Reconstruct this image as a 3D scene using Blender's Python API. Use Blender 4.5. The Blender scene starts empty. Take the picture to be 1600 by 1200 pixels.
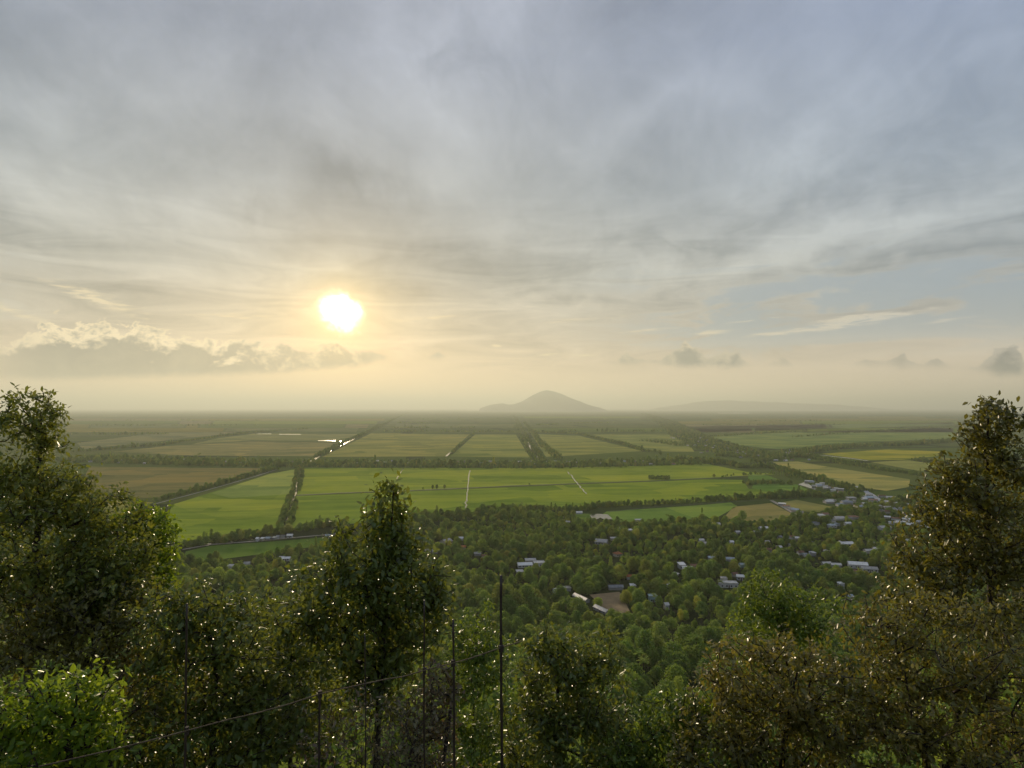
import bpy, math, random
import numpy as np
from mathutils import Vector

# ------------------------------------------------------------------ camera
W0, H0 = 1600.0, 1200.0            # photograph frame used for measuring
FPX = 953.0                        # focal length in those pixels
EYE = 150.0                        # eye height above the plain, metres
PITCH = math.atan(37.0 / FPX)      # horizon lies 37 px under the centre
scn = bpy.context.scene
COL = scn.collection
cam_d = bpy.data.cameras.new('camera')
cam_d.sensor_width = 36.0
cam_d.lens = 36.0 * FPX / W0
cam_d.clip_start = 0.1
cam_d.clip_end = 400000.0
cam = bpy.data.objects.new('camera', cam_d)
COL.objects.link(cam)
cam.location = (0, 0, EYE)
cam.rotation_euler = (math.pi / 2 + PITCH, 0, 0)
scn.camera = cam


def ray(px, py):
    """unit direction in the place for a measured point of the photograph"""
    x = (px - W0 / 2) / FPX
    u = -(py - H0 / 2) / FPX
    c, s = math.cos(PITCH), math.sin(PITCH)
    v = np.array([x, c - u * s, s + u * c])
    return v / np.linalg.norm(v)


def azel(px, py):
    d = ray(px, py)
    return math.atan2(d[0], d[1]), math.asin(d[2])


SUN = ray(530, 488)
SUN_AZ, SUN_EL = math.atan2(SUN[0], SUN[1]), math.asin(SUN[2])

# ------------------------------------------------------------------ small node language
class E:
    """a socket that can be used in arithmetic"""
    def __init__(s, nt, sock): s.nt, s.s = nt, sock
    def op(s, o, *a, clamp=False):
        n = s.nt.nodes.new('ShaderNodeMath'); n.operation = o; n.use_clamp = clamp
        for i, v in enumerate((s,) + a):
            if isinstance(v, E): s.nt.links.new(v.s, n.inputs[i])
            else: n.inputs[i].default_value = v
        return E(s.nt, n.outputs[0])
    def __add__(s, o): return s.op('ADD', o)
    def __radd__(s, o): return s.op('ADD', o)
    def __sub__(s, o): return s.op('SUBTRACT', o)
    def __rsub__(s, o): return (s * -1.0) + o
    def __mul__(s, o): return s.op('MULTIPLY', o)
    def __rmul__(s, o): return s.op('MULTIPLY', o)
    def __truediv__(s, o): return s.op('DIVIDE', o)
    def clamp(s): return s.op('ADD', 0.0, clamp=True)
    def sstep(s, a, b):
        n = s.nt.nodes.new('ShaderNodeMapRange'); n.interpolation_type = 'SMOOTHSTEP'
        s.nt.links.new(s.s, n.inputs[0]); n.inputs[1].default_value = a; n.inputs[2].default_value = b
        return E(s.nt, n.outputs[0])
    def lin(s, a, b, c=0.0, d=1.0):
        n = s.nt.nodes.new('ShaderNodeMapRange')
        s.nt.links.new(s.s, n.inputs[0])
        for i, v in enumerate((a, b, c, d)): n.inputs[i + 1].default_value = v
        return E(s.nt, n.outputs[0])
    def ramp(s, stops, interp='LINEAR'):
        n = s.nt.nodes.new('ShaderNodeValToRGB'); s.nt.links.new(s.s, n.inputs[0])
        r = n.color_ramp; r.interpolation = interp
        while len(r.elements) < len(stops): r.elements.new(0.5)
        for e, (p, c) in zip(r.elements, stops): e.position = p; e.color = (*c, 1)
        return E(s.nt, n.outputs[0])


def vec(nt, x, y, z=0.0):
    n = nt.nodes.new('ShaderNodeCombineXYZ')
    for i, v in enumerate((x, y, z)):
        if isinstance(v, E): nt.links.new(v.s, n.inputs[i])
        else: n.inputs[i].default_value = v
    return E(nt, n.outputs[0])


def noise(nt, v, scale, detail=5.0, rough=0.55, dist=0.0, color=False):
    n = nt.nodes.new('ShaderNodeTexNoise')
    if v is not None: nt.links.new(v.s, n.inputs['Vector'])
    n.inputs['Scale'].default_value = scale; n.inputs['Detail'].default_value = detail
    n.inputs['Roughness'].default_value = rough; n.inputs['Distortion'].default_value = dist
    return E(nt, n.outputs[1 if color else 0])


def mixc(nt, f, a, b, mode='MIX'):
    n = nt.nodes.new('ShaderNodeMix'); n.data_type = 'RGBA'; n.blend_type = mode
    n.clamp_factor = True
    for i, v in ((0, f), (6, a), (7, b)):
        if isinstance(v, E): nt.links.new(v.s, n.inputs[i])
        else: n.inputs[i].default_value = v if i == 0 else (*v, 1)
    return E(nt, n.outputs[2])


# ------------------------------------------------------------------ sky
world = bpy.data.worlds.new('World'); scn.world = world
world.use_nodes = True
nt = world.node_tree
nt.nodes.clear()
tc = nt.nodes.new('ShaderNodeTexCoord')
nv = nt.nodes.new('ShaderNodeVectorMath'); nv.operation = 'NORMALIZE'
nt.links.new(tc.outputs['Generated'], nv.inputs[0])
sp = nt.nodes.new('ShaderNodeSeparateXYZ'); nt.links.new(nv.outputs[0], sp.inputs[0])
dx, dy, dz = (E(nt, o) for o in sp.outputs)
AZ = dx.op('ARCTAN2', dy)
EL = dz.op('ARCSINE')
dt = nt.nodes.new('ShaderNodeVectorMath'); dt.operation = 'DOT_PRODUCT'
nt.links.new(nv.outputs[0], dt.inputs[0]); dt.inputs[1].default_value = tuple(SUN)
TH = E(nt, dt.outputs['Value']).op('MINIMUM', 1.0).op('ARCCOSINE')      # angle from the sun

sky = nt.nodes.new('ShaderNodeTexSky'); sky.sky_type = 'NISHITA'; sky.sun_disc = False
sky.sun_elevation = SUN_EL; sky.sun_rotation = SUN_AZ; sky.altitude = 150
sky.air_density = 1.0; sky.dust_density = 2.5; sky.ozone_density = 1.5
CLEAR = E(nt, sky.outputs[0])
SKY_STRENGTH = 0.05

R_ = math.radians
# colour of the cloud veil by height above the horizon
base = EL.lin(0.0, R_(60)).ramp([
    (0.000, (0.92, 0.70, 0.46)), (0.04, (0.84, 0.665, 0.45)), (0.12, (0.56, 0.51, 0.41)),
    (0.20, (0.445, 0.45, 0.41)), (0.32, (0.40, 0.435, 0.455)), (0.50, (0.365, 0.405, 0.48)),
    (0.72, (0.345, 0.372, 0.445)), (1.0, (0.31, 0.34, 0.42))])
away = TH.sstep(0.25, 1.15)
base = mixc(nt, away, base, mixc(nt, EL.sstep(R_(3), R_(14)), (0.92, 0.95, 1.04), (0.87, 0.95, 1.09)), 'MULTIPLY')
# flat sheet seen in perspective: long veils and soft billows
inv = (dz.op('MAXIMUM', 0.0) + 0.70)
PX, PY = dx / inv, dy / inv
SHEET = vec(nt, PX, PY, 0.0)


def mapped(v, loc=(0, 0, 0), rz=0.0, scale=(1, 1, 1), kind='POINT'):
    n = nt.nodes.new('ShaderNodeMapping'); n.vector_type = kind
    nt.links.new(v.s, n.inputs[0]); n.inputs[1].default_value = loc
    n.inputs[2].default_value = (0, 0, rz); n.inputs[3].default_value = scale
    return E(nt, n.outputs[0])


def noise2(v, scale, detail, rough, dist=0.0, color=False):
    e = noise(nt, v, scale, detail, rough, dist, color)
    e.s.node.noise_dimensions = '2D'
    return e


n1 = noise2(mapped(SHEET, (3.1, 7.0, 0), R_(-24), (1.10, .95, 1)), 2.7, 5, 0.60, 0.25)
n2 = noise2(mapped(SHEET, (9.7, 2.0, 0), R_(-30), (1.1, .9, 1)), 7.0, 6, 0.66, 0.35)
DIR = vec(nt, AZ, EL, 0.0)
n3 = noise2(mapped(DIR, (1.3, 0.4, 0), R_(-3), (1.5, 10.0, 1)), 3.2, 5, 0.62, 0.6)
hi = EL.sstep(R_(5), R_(14))
n4 = noise2(mapped(SHEET, (1.7, 6.0, 0), R_(-35), (1.2, .9, 1)), 16.0, 4, 0.6, 0.5)
fray = (n1 - 0.42).sstep(0.0, 0.22)
mod = ((n1 - 0.5) * 0.80 + (n2 - 0.5) * 0.52 + (n4 - 0.5) * 0.42 * fray) * hi + (n3 - 0.5) * 1.25 * (1.0 - EL.sstep(R_(9), R_(22))) * EL.sstep(R_(2.0), R_(6))
# sight direction, ruffled, so that soft areas of the veil get torn edges
ruf = noise2(mapped(SHEET, (5.5, 1.0, 0), R_(-20), (1.0, .9, 1)), 5.0, 4, 0.6, 0.3, True)
rufv = nt.nodes.new('ShaderNodeVectorMath'); rufv.operation = 'MULTIPLY_ADD'
nt.links.new(ruf.s, rufv.inputs[0]); rufv.inputs[1].default_value = (0.26, 0.16, 0); nt.links.new(DIR.s, rufv.inputs[2])
RUF = E(nt, rufv.outputs[0])


def spot(px, py, wx, wy, tilt=0.0, v=None):
    """soft area of the veil, given where the photograph has it; 0..1"""
    a, e = azel(px, py)
    if v is None: v = RUF; a += 0.13; e += 0.08
    m = mapped(v, (a, e, 0), tilt, (1.9 * wx / FPX, 1.9 * wy / FPX, 1), 'TEXTURE')
    g = nt.nodes.new('ShaderNodeTexGradient'); g.gradient_type = 'QUADRATIC_SPHERE'
    nt.links.new(m.s, g.inputs[0])
    return E(nt, g.outputs['Fac'])


def madd(a, k, b):
    return a.op('MULTIPLY_ADD', k, b)


for (px, py, wx, wy, amp, tl) in [(130, 290, 200, 65, 0.34, -.25), (430, 160, 120, 60, 0.14, 0.3), (530, 275, 140, 50, -0.34, -.55),
          (655, 165, 130, 90, 0.22, -.6), (680, 290, 60, 90, 0.16, -.5), (440, 340, 170, 70, -0.14, -.4), (705, 100, 70, 22, -0.20, .8),
          (40, 40, 260, 130, -0.22, 0), (1040, 190, 190, 42, 0.24, .30), (1230, 225, 120, 45, 0.18, .2),
          (1400, 340, 130, 22, 0.34, .15), (1280, 300, 190, 32, -0.20, .25), (1530, 120, 180, 180, -0.10, 0),
          (1180, 420, 240, 26, 0.26, .12), (1000, 390, 280, 20, -0.20, .05), (800, 455, 200, 26, -0.20, 0), (1480, 395, 200, 22, -0.20, .1),
          (70, 340, 140, 30, -0.22, -.1), (250, 410, 200, 40, 0.08, 0), (620, 425, 120, 30, -0.16, .1), (870, 465, 60, 18, 0.24, 0)]:
    amp *= 1.2
    mod = madd(spot(px, py, wx, wy, tl), amp, mod)
cloudy = mixc(nt, mod.lin(-0.42, 0.42), mixc(nt, away, (0.62, 0.645, 0.67), (0.64, 0.69, 0.77)), (1.44, 1.41, 1.37))
veilc = mixc(nt, 1.0, base, cloudy, 'MULTIPLY')
# gaps with clear evening blue low on the right, and thin bright bars of cirrus
gap = (n3 - 0.47 + spot(1420, 487, 340, 30, .06) * 0.2 + spot(1120, 528, 180, 26) * 0.14).sstep(0.02, 0.16) * \
      EL.sstep(R_(3.2), R_(6.5)) * (1.0 - EL.sstep(R_(9), R_(15))) * TH.sstep(0.30, 0.65)
gapc = mixc(nt, 1.0, base, (0.74, 0.90, 1.10), 'MULTIPLY')
veilc = mixc(nt, gap * 0.9, veilc, gapc)
nb = noise2(mapped(DIR, (4.2, 1.0, 0), 0, (1.0, 7.0, 1)), 30.0, 4, 0.62, 0.4)
bars = None
for (px, py, wx, wy, am) in [(1400, 491, 75, 5, 1.0), (1320, 498, 50, 6, 1.0), (1290, 513, 80, 5, .8), (1215, 520, 60, 4, .7), (1110, 520, 50, 5, .9), (1000, 517, 60, 4, .6), (1480, 500, 60, 4, .6), (1180, 500, 120, 4, .5),
                             (860, 554, 32, 4, .8), (915, 555, 30, 4, .8), (776, 540, 16, 4, .8), (785, 562, 34, 3, .5),
                             (150, 466, 80, 13, .9), (20, 487, 60, 9, .7), (370, 494, 80, 8, .6),
                             (670, 497, 140, 8, .5), (900, 500, 130, 7, .5)]:
    b = spot(px, py, wx, wy, .07 if px > 250 else -.3, DIR)
    bars = b * am if bars is None else madd(b, am, bars)
bars = (bars * 1.25 + (nb - 0.5) * 3.6 * bars.clamp() + (n3 - 0.5) * 1.6 * bars.clamp()).sstep(0.25, 1.1)
barc = mixc(nt, away, (0.86, 0.74, 0.50), (0.64, 0.62, 0.57))
veilc = mixc(nt, bars * 0.85, veilc, barc)


# heaped clouds near the horizon: lit rims above, grey bodies; foot, height and density follow the compass
def skyline(stops):
    A0, A1 = azel(-20, 600)[0], azel(1620, 600)[0]
    out = [(0.0, (0, 0, 0))]
    for (px, by, ty, am) in stops:
        a, e0 = azel(px, by); e1 = azel(px, ty)[1]
        out.append(((a - A0) / (A1 - A0), (e0 / R_(10), max(0, e1 - e0) / R_(10), am)))
    out.append((1.0, (0, 0, 0)))
    return AZ.lin(A0, A1).ramp(out)


lf = skyline([(-8, 592, 545, .5), (20, 592, 522, .7), (60, 592, 509, .9), (84, 592, 497, 1), (130, 592, 504, 1), (170, 592, 512, 1), (210, 592, 513, 1), (240, 592, 518, 1),
              (290, 593, 536, 1), (330, 593, 536, 1), (380, 593, 545, 1), (440, 592, 552, 1), (480, 590, 561, 1), (520, 589, 552, 1), (560, 587, 560, 1),
              (590, 581, 570, .95), (604, 578, 575, .7), (610, 578, 578, 0), (666, 580, 580, 0), (672, 580, 575, .8), (684, 581, 569, .9), (697, 580, 576, .7), (704, 580, 580, 0)])
rt = skyline([(960, 601, 601, 0), (970, 601, 592, .9), (979, 602, 583, .95), (990, 601, 594, .8), (1012, 600, 595, .5), (1030, 600, 592, .8), (1060, 600, 578, .95), (1072, 600, 562, 1), (1086, 599, 570, 1),
              (1104, 598, 582, .95), (1136, 597, 568, 1), (1154, 596, 570, .9), (1164, 595, 588, .6), (1186, 594, 592, .3), (1228, 594, 580, .55), (1245, 594, 592, .2),
              (1330, 590, 585, .2), (1352, 588, 572, .5), (1385, 587, 580, .35), (1410, 585, 562, .65), (1436, 584, 576, .45), (1466, 582, 560, .65), (1486, 582, 578, .3), (1530, 586, 576, .4), (1560, 586, 532, .9), (1592, 584, 545, .9), (1606, 584, 570, .4)])
both = mixc(nt, 1.0, lf, rt, 'ADD')
sc_ = nt.nodes.new('ShaderNodeSeparateColor'); nt.links.new(both.s, sc_.inputs[0])
foot, tall, dens = (E(nt, o) for o in sc_.outputs)
foot, tall = foot * R_(10) - R_(0.55) * dens, tall * R_(10) + R_(0.45) * dens
nc = noise2(mapped(DIR, (7.7, 0, 0), 0, (1, 1.3, 1)), 21.0, 6, 0.60, 0.3)
nf = noise2(mapped(DIR, (2.2, 3, 0), 0, (1, 1.5, 1)), 70.0, 3, 0.62)
hgt_ = EL - foot
lump = (nc - 0.5) * (tall * 0.75 + R_(0.55)) + (nf - 0.5) * (tall * 0.25 + R_(0.28))
room = tall + lump - hgt_                       # how far under the cloud top
al = (room / R_(0.30)).sstep(0.0, 1.0) * ((hgt_ + (nf - 0.5) * R_(0.35)) / R_(0.8)).sstep(-0.1, 1.0) * dens
rim = 1.0 - ((room + (nf - 0.5) * R_(0.9) + (nc - 0.5) * R_(3.2)) / R_(1.7)).sstep(0.0, 1.0)
lit = mixc(nt, away, (1.05, 0.88, 0.58), (0.50, 0.47, 0.42))
body = mixc(nt, away, (0.31, 0.305, 0.26), (0.11, 0.135, 0.16))
body = mixc(nt, (nc - 0.42) * 1.6, body, mixc(nt, 1.0, body, (1.7, 1.6, 1.4), 'MULTIPLY'))
veilc = mixc(nt, al, veilc, mixc(nt, rim * (tall / R_(3.2)).clamp(), body, lit))

# the sun through thin cloud: burnt-out disc, yellow rim, wide golden aureole
wob = TH + (n2 - 0.5) * 0.030 + (nc - 0.5) * 0.045 + (n3 - 0.5) * 0.02
core = 1.0 - wob.sstep(R_(0.5), R_(2.9))
halo = (TH * (-1 / R_(2.0))).op('EXPONENT')
glow = (TH * (-1 / R_(8.0))).op('EXPONENT')
low = 1.0 - EL.sstep(R_(7), R_(14)) * 0.6


def addc(a, col, f):
    m = nt.nodes.new('ShaderNodeVectorMath'); m.operation = 'SCALE'
    m.inputs[0].default_value = col; nt.links.new(f.s, m.inputs['Scale'])
    s = nt.nodes.new('ShaderNodeVectorMath'); s.operation = 'ADD'
    nt.links.new(a.s, s.inputs[0]); nt.links.new(m.outputs[0], s.inputs[1])
    return E(nt, s.outputs[0])


veilc = addc(veilc, (0.42, 0.235, 0.015), glow * low * (1.0 - al * 0.7))
veilc = addc(veilc, (0.95, 0.66, 0.16), halo)
veilc = addc(veilc, (5.0, 4.6, 3.2), core * core * core)
b1 = nt.nodes.new('ShaderNodeBackground'); nt.links.new(CLEAR.s, b1.inputs[0]); b1.inputs[1].default_value = SKY_STRENGTH
b2 = nt.nodes.new('ShaderNodeBackground'); nt.links.new(veilc.s, b2.inputs[0]); b2.inputs[1].default_value = 1.0
mx = nt.nodes.new('ShaderNodeMixShader'); mx.inputs[0].default_value = 0.92
nt.links.new(b1.outputs[0], mx.inputs[1]); nt.links.new(b2.outputs[0], mx.inputs[2])
wo = nt.nodes.new('ShaderNodeOutputWorld'); nt.links.new(mx.outputs[0], wo.inputs[0])
world.cycles.sampling_method = 'MANUAL'; world.cycles.sample_map_resolution = 512

# ------------------------------------------------------------------ sun lamp, exposure, sampling
sl = bpy.data.lights.new('sun', 'SUN'); sl.energy = 4.3; sl.angle = R_(0.6); sl.color = (1.0, 0.80, 0.52)
so = bpy.data.objects.new('sun', sl); COL.objects.link(so)
so.rotation_euler = Vector(-SUN).to_track_quat('-Z', 'Y').to_euler()
so.location = (0, 0, 400)
scn.view_settings.view_transform = 'Standard'; scn.view_settings.look = 'None'
scn.view_settings.exposure = 0.0; scn.view_settings.gamma = 1.0
scn.view_settings.use_curve_mapping = False
cy = scn.cycles
cy.use_denoising = True; cy.use_adaptive_sampling = True; cy.adaptive_threshold = 0.025; cy.adaptive_min_samples = 16
cy.max_bounces = 5; cy.diffuse_bounces = 3; cy.glossy_bounces = 2; cy.transmission_bounces = 3
cy.volume_bounces = 0; cy.transparent_max_bounces = 4
cy.caustics_reflective = False; cy.caustics_refractive = False
cy.sample_clamp_indirect = 4.0
HAZE_DENSITY = 0.62e-4
HAZE_TOP = 945.0

# ------------------------------------------------------------------ terrain
def smooth(a, b, x):
    t = np.clip((x - a) / (b - a), 0, 1)
    return t * t * (3 - 2 * t)


def hgt(x, y):
    x = np.asarray(x, float); y = np.asarray(y, float)
    r = np.sqrt(np.maximum(y, 0) ** 2 + (0.42 * x) ** 2)
    q = r * r / (r + 5.0)
    bump = 2.2 * np.sin(x * .031 + 1.0) * np.sin(y * .027) + 1.1 * np.sin(x * .083) * np.cos(y * .071)
    return ((EYE - 1.7) * np.exp(-q / 165.0) + bump * smooth(15, 80, r)) * (1 - smooth(240, 540, r))


def hit(px, py, lift=0.0):
    """where the sight line through a measured point meets the ground"""
    d = ray(px, py)
    if d[2] > -1e-4: d[2] = -1e-4
    t = EYE / -d[2]
    p = d * t
    if math.hypot(p[0] * .42, p[1]) < 700:
        lo = 2.0
        for k in range(1, 4000):
            t = 2.0 + k * 0.5
            if EYE + d[2] * t <= hgt(d[0] * t, d[1] * t): break
        p = d * t
    return np.array([p[0], p[1], float(hgt(p[0], p[1])) + lift])


def at(px, py, depth):
    """point on a sight line at a distance ahead of the camera"""
    d = ray(px, py)
    return np.array([0, 0, EYE]) + d * (depth / d[1])


def proj(p):
    v = np.asarray(p, float) - np.array([0, 0, EYE])
    c, s = math.cos(PITCH), math.sin(PITCH)
    f = v[..., 1] * c + v[..., 2] * s
    u = v[..., 2] * c - v[..., 1] * s
    return W0 / 2 + v[..., 0] / f * FPX, H0 / 2 - u / f * FPX, f


# ------------------------------------------------------------------ object helpers
def tag(o, label=None, cat=None, group=None, kind=None):
    for k, v in (('label', label), ('category', cat), ('group', group), ('kind', kind)):
        if v: o[k] = v
    return o


def mesh_np(name, verts, faces, mat=None, smoothf=False):
    """faces: array (n,3) or (n,4), or a list of such arrays / lists"""
    me = bpy.data.meshes.new(name)
    verts = np.asarray(verts, np.float32).reshape(-1, 3)
    if isinstance(faces, np.ndarray):
        n, k = faces.shape
        me.vertices.add(len(verts)); me.vertices.foreach_set('co', verts.ravel())
        me.loops.add(n * k); me.loops.foreach_set('vertex_index', faces.astype(np.int32).ravel())
        me.polygons.add(n)
        me.polygons.foreach_set('loop_start', np.arange(0, n * k, k, dtype=np.int32))
        me.polygons.foreach_set('loop_total', np.full(n, k, np.int32))
        me.update(calc_edges=True)
    else:
        me.from_pydata([tuple(map(float, v)) for v in verts], [], [tuple(f) for f in faces])
        me.update()
    if mat: me.materials.append(mat)
    if smoothf: me.polygons.foreach_set('use_smooth', np.ones(len(me.polygons), bool))
    return me


def obj(name, me, parent=None, loc=None):
    o = bpy.data.objects.new(name, me); COL.objects.link(o)
    if parent is not None: o.parent = parent
    if loc is not None: o.location = loc
    return o


def empty(name, loc, rz=0.0):
    o = bpy.data.objects.new(name, None); COL.objects.link(o)
    o.location = loc; o.rotation_euler = (0, 0, rz); o.empty_display_size = 0.3
    return o


class MB:
    """collects boxes and polygons for one mesh"""
    def __init__(s): s.v, s.f = [], []
    def add(s, v, f):
        n = len(s.v); s.v += [tuple(map(float, p)) for p in v]; s.f += [tuple(i + n for i in q) for q in f]; return s
    def box(s, x0, x1, y0, y1, z0, z1):
        v = [(x0, y0, z0), (x1, y0, z0), (x1, y1, z0), (x0, y1, z0), (x0, y0, z1), (x1, y0, z1), (x1, y1, z1), (x0, y1, z1)]
        return s.add(v, [(3, 2, 1, 0), (4, 5, 6, 7), (0, 1, 5, 4), (1, 2, 6, 5), (2, 3, 7, 6), (3, 0, 4, 7)])
    def mesh(s, name, mat): return mesh_np(name, s.v, s.f, mat)


# ------------------------------------------------------------------ materials
MAT = {}


def material(name):
    m = bpy.data.materials.new(name); m.use_nodes = True
    n = m.node_tree; n.nodes.clear()
    out = n.nodes.new('ShaderNodeOutputMaterial')
    p = n.nodes.new('ShaderNodeBsdfPrincipled')
    n.links.new(p.outputs[0], out.inputs[0])
    MAT[name] = m
    return m, n, p, out


def position(n):
    g = n.nodes.new('ShaderNodeNewGeometry'); return E(n, g.outputs['Position']), g


def island(n):
    g = n.nodes.new('ShaderNodeNewGeometry'); return E(n, g.outputs['Random Per Island'])


def obrandom(n):
    g = n.nodes.new('ShaderNodeObjectInfo'); return E(n, g.outputs['Random'])


def leaf_mat(name, cols, rough=0.38, trans=0.30, tcol=(0.16, 0.20, 0.02), spec=0.5, clump=0.0):
    """leaf blade: varied from leaf to leaf and tree to tree, glossy top, light passing through"""
    m, n, p, out = material(name)
    r = island(n); q = obrandom(n)
    pos, _ = position(n)
    big = noise(n, pos, 0.55 if not clump else clump, 2)
    k = (r * 0.40 + q * (0.75 if clump else 0.30) + (big - 0.5) * 0.9 + (-0.06 if clump else 0.12)).clamp()
    c = k.ramp([(i / (len(cols) - 1), cc) for i, cc in enumerate(cols)])
    if clump:
        q2 = (q * 17.3).op('FRACT'); q3 = (q * 5.7).op('FRACT')
        c = mixc(n, q2.sstep(.72, .95) * .75, c, mixc(n, 1.0, c, (1.45, 1.02, .95), 'MULTIPLY'))
        c = mixc(n, (1.0 - q2.sstep(.05, .3)) * .8, c, mixc(n, 1.0, c, (.62, .74, .85), 'MULTIPLY'))
        c = mixc(n, 1.0, c, q3.ramp([(0, (.72, .72, .72)), (1, (1.25, 1.25, 1.25))]), 'MULTIPLY')
    n.links.new(c.s, p.inputs['Base Color'])
    rr = (r * 7.31).op('FRACT') * 0.22 + (rough - 0.12)
    n.links.new(rr.s, p.inputs['Roughness'])
    p.inputs['Specular IOR Level'].default_value = spec
    t = n.nodes.new('ShaderNodeBsdfTranslucent')
    tcn = mixc(n, 0.5, c, tcol)
    n.links.new(tcn.s, t.inputs[0])
    mxs = n.nodes.new('ShaderNodeMixShader'); mxs.inputs[0].default_value = trans
    n.links.new(p.outputs[0], mxs.inputs[1]); n.links.new(t.outputs[0], mxs.inputs[2])
    n.links.new(mxs.outputs[0], out.inputs[0])
    return m


leaf_mat('leaf_deep', [(0.066, 0.095, 0.025), (0.110, 0.158, 0.029), (0.167, 0.206, 0.035), (0.238, 0.214, 0.048)], .44, .44, (.30, .30, .02), .6)
leaf_mat('leaf_olive', [(0.083, 0.089, 0.020), (0.127, 0.130, 0.025), (0.172, 0.167, 0.031), (0.262, 0.193, 0.048)], .42, .42, (.30, .26, .02), .65)
leaf_mat('leaf_bright', [(0.072, 0.126, 0.012), (0.108, 0.186, 0.016), (0.156, 0.240, 0.022), (0.222, 0.270, 0.030)], .46, .50, (.42, .52, .02), .4)
leaf_mat('leaf_green', [(0.054, 0.102, 0.018), (0.090, 0.156, 0.022), (0.132, 0.198, 0.026), (0.192, 0.228, 0.036)], .44, .45, (.32, .38, .02), .5)
leaf_mat('leaf_dry', [(0.084, 0.058, 0.029), (0.144, 0.098, 0.048), (0.108, 0.114, 0.029), (0.228, 0.162, 0.072)], .44, .35, (.34, .20, .05), .7)
leaf_mat('crown_dark', [(0.109, 0.175, 0.043), (0.161, 0.248, 0.052), (0.211, 0.298, 0.058), (0.261, 0.306, 0.075)], .7, .38, (.24, .32, .03), .12, .02)
leaf_mat('crown_mid', [(0.138, 0.218, 0.043), (0.211, 0.306, 0.052), (0.268, 0.356, 0.064), (0.334, 0.356, 0.088)], .7, .42, (.30, .38, .03), .12, .02)
leaf_mat('crown_light', [(0.196, 0.276, 0.041), (0.261, 0.356, 0.052), (0.334, 0.414, 0.066), (0.400, 0.414, 0.090)], .7, .46, (.36, .44, .04), .12, .02)

m, n, p, out = material('bark')
pos, _ = position(n)
c = noise(n, pos, 14.0, 5).ramp([(.3, (.020, .014, .009)), (.7, (.060, .042, .028))])
n.links.new(c.s, p.inputs['Base Color']); p.inputs['Roughness'].default_value = .85

m, n, p, out = material('bamboo')
pos, _ = position(n)
c = noise(n, pos, 30.0, 4).ramp([(.3, (.016, .010, .006)), (.7, (.045, .030, .018))])
n.links.new(c.s, p.inputs['Base Color']); p.inputs['Roughness'].default_value = .55

m, n, p, out = material('rail_cane')
pos, _ = position(n)
c = noise(n, pos, 22.0, 4).ramp([(.3, (.07, .054, .032)), (.7, (.15, .117, .072))])
n.links.new(c.s, p.inputs['Base Color']); p.inputs['Roughness'].default_value = .9; p.inputs['Specular IOR Level'].default_value = .15


def field_mat(name, strip=True):
    """farmed plot: object colour, broad patches, sowing strips and fine mottling"""
    m, n, p, out = material(name)
    oi = n.nodes.new('ShaderNodeObjectInfo')
    pos, _ = position(n)
    col = E(n, oi.outputs['Color'])
    spn = n.nodes.new('ShaderNodeSeparateXYZ'); n.links.new(pos.s, spn.inputs[0])
    x, y = E(n, spn.outputs[0]), E(n, spn.outputs[1])
    a = noise(n, vec(n, x * .0042, y * .0090, 0.0), 1.0, 4, .6)
    b = noise(n, vec(n, x * .045, y * .05, 3.0), 1.0, 5, .65)
    st = noise(n, vec(n, x * .004 + y * .0011, y * .034 - x * .004, 5.0), 1.0, 2, .5)
    vo = n.nodes.new('ShaderNodeTexVoronoi'); vo.distance = 'CHEBYCHEV'; vo.inputs['Scale'].default_value = 1.0
    vv = vec(n, x * .0075 + y * .0016, y * .0115 - x * .001, 0.0); n.links.new(vv.s, vo.inputs['Vector'])
    vs = n.nodes.new('ShaderNodeSeparateColor'); n.links.new(vo.outputs['Color'], vs.inputs[0])
    plot = E(n, vs.outputs[0])
    k = ((a - .5) * 1.3 + (b - .5) * .5 + (st - .5) * .9 + (plot - .5) * .60 + .5).clamp()
    f = k.ramp([(0.0, (.58, .66, .60)), (.5, (1, 1, 1)), (1.0, (1.40, 1.26, 1.12))])
    c = mixc(n, 1.0, col, f, 'MULTIPLY')
    warm = mixc(n, ((a * 1.0 + (plot - .5) * .4) - .30).lin(0, .5, 0, .45), c, mixc(n, 1.0, c, (1.18, .95, .90), 'MULTIPLY'))
    n.links.new(warm.s, p.inputs['Base Color'])
    p.inputs['Roughness'].default_value = 1.0; p.inputs['Specular IOR Level'].default_value = 0.0
    return m


field_mat('field')

m, n, p, out = material('ground')
pos, _ = position(n)
spn = n.nodes.new('ShaderNodeSeparateXYZ'); n.links.new(pos.s, spn.inputs[0])
x, y = E(n, spn.outputs[0]), E(n, spn.outputs[1])
xr, yr = x * .98 + y * .17, y * .98 - x * .17
br = n.nodes.new('ShaderNodeTexBrick'); br.inputs['Scale'].default_value = 1.0
v_ = vec(n, xr * .0011 + (noise(n, pos, .0004, 2) - .5) * .6, yr * .0011); n.links.new(v_.s, br.inputs['Vector'])
br.inputs['Color1'].default_value = (.105, .150, .026, 1); br.inputs['Color2'].default_value = (.150, .155, .040, 1)
br.inputs['Mortar'].default_value = (.035, .05, .022, 1)
br.inputs['Mortar Size'].default_value = .035; br.inputs['Brick Width'].default_value = 1.5; br.inputs['Row Height'].default_value = .55
patch = noise(n, vec(n, x * .00045, y * .0011), 1.0, 6, .65)
far = mixc(n, (patch - .40).lin(0, .25), E(n, br.outputs['Color']), (.060, .098, .024))
far = mixc(n, noise(n, pos, .006, 4).lin(.3, .7, 0, .5), far, (.12, .135, .035))
rr = (x * x * .18 + y * y).op('SQRT')
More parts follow.
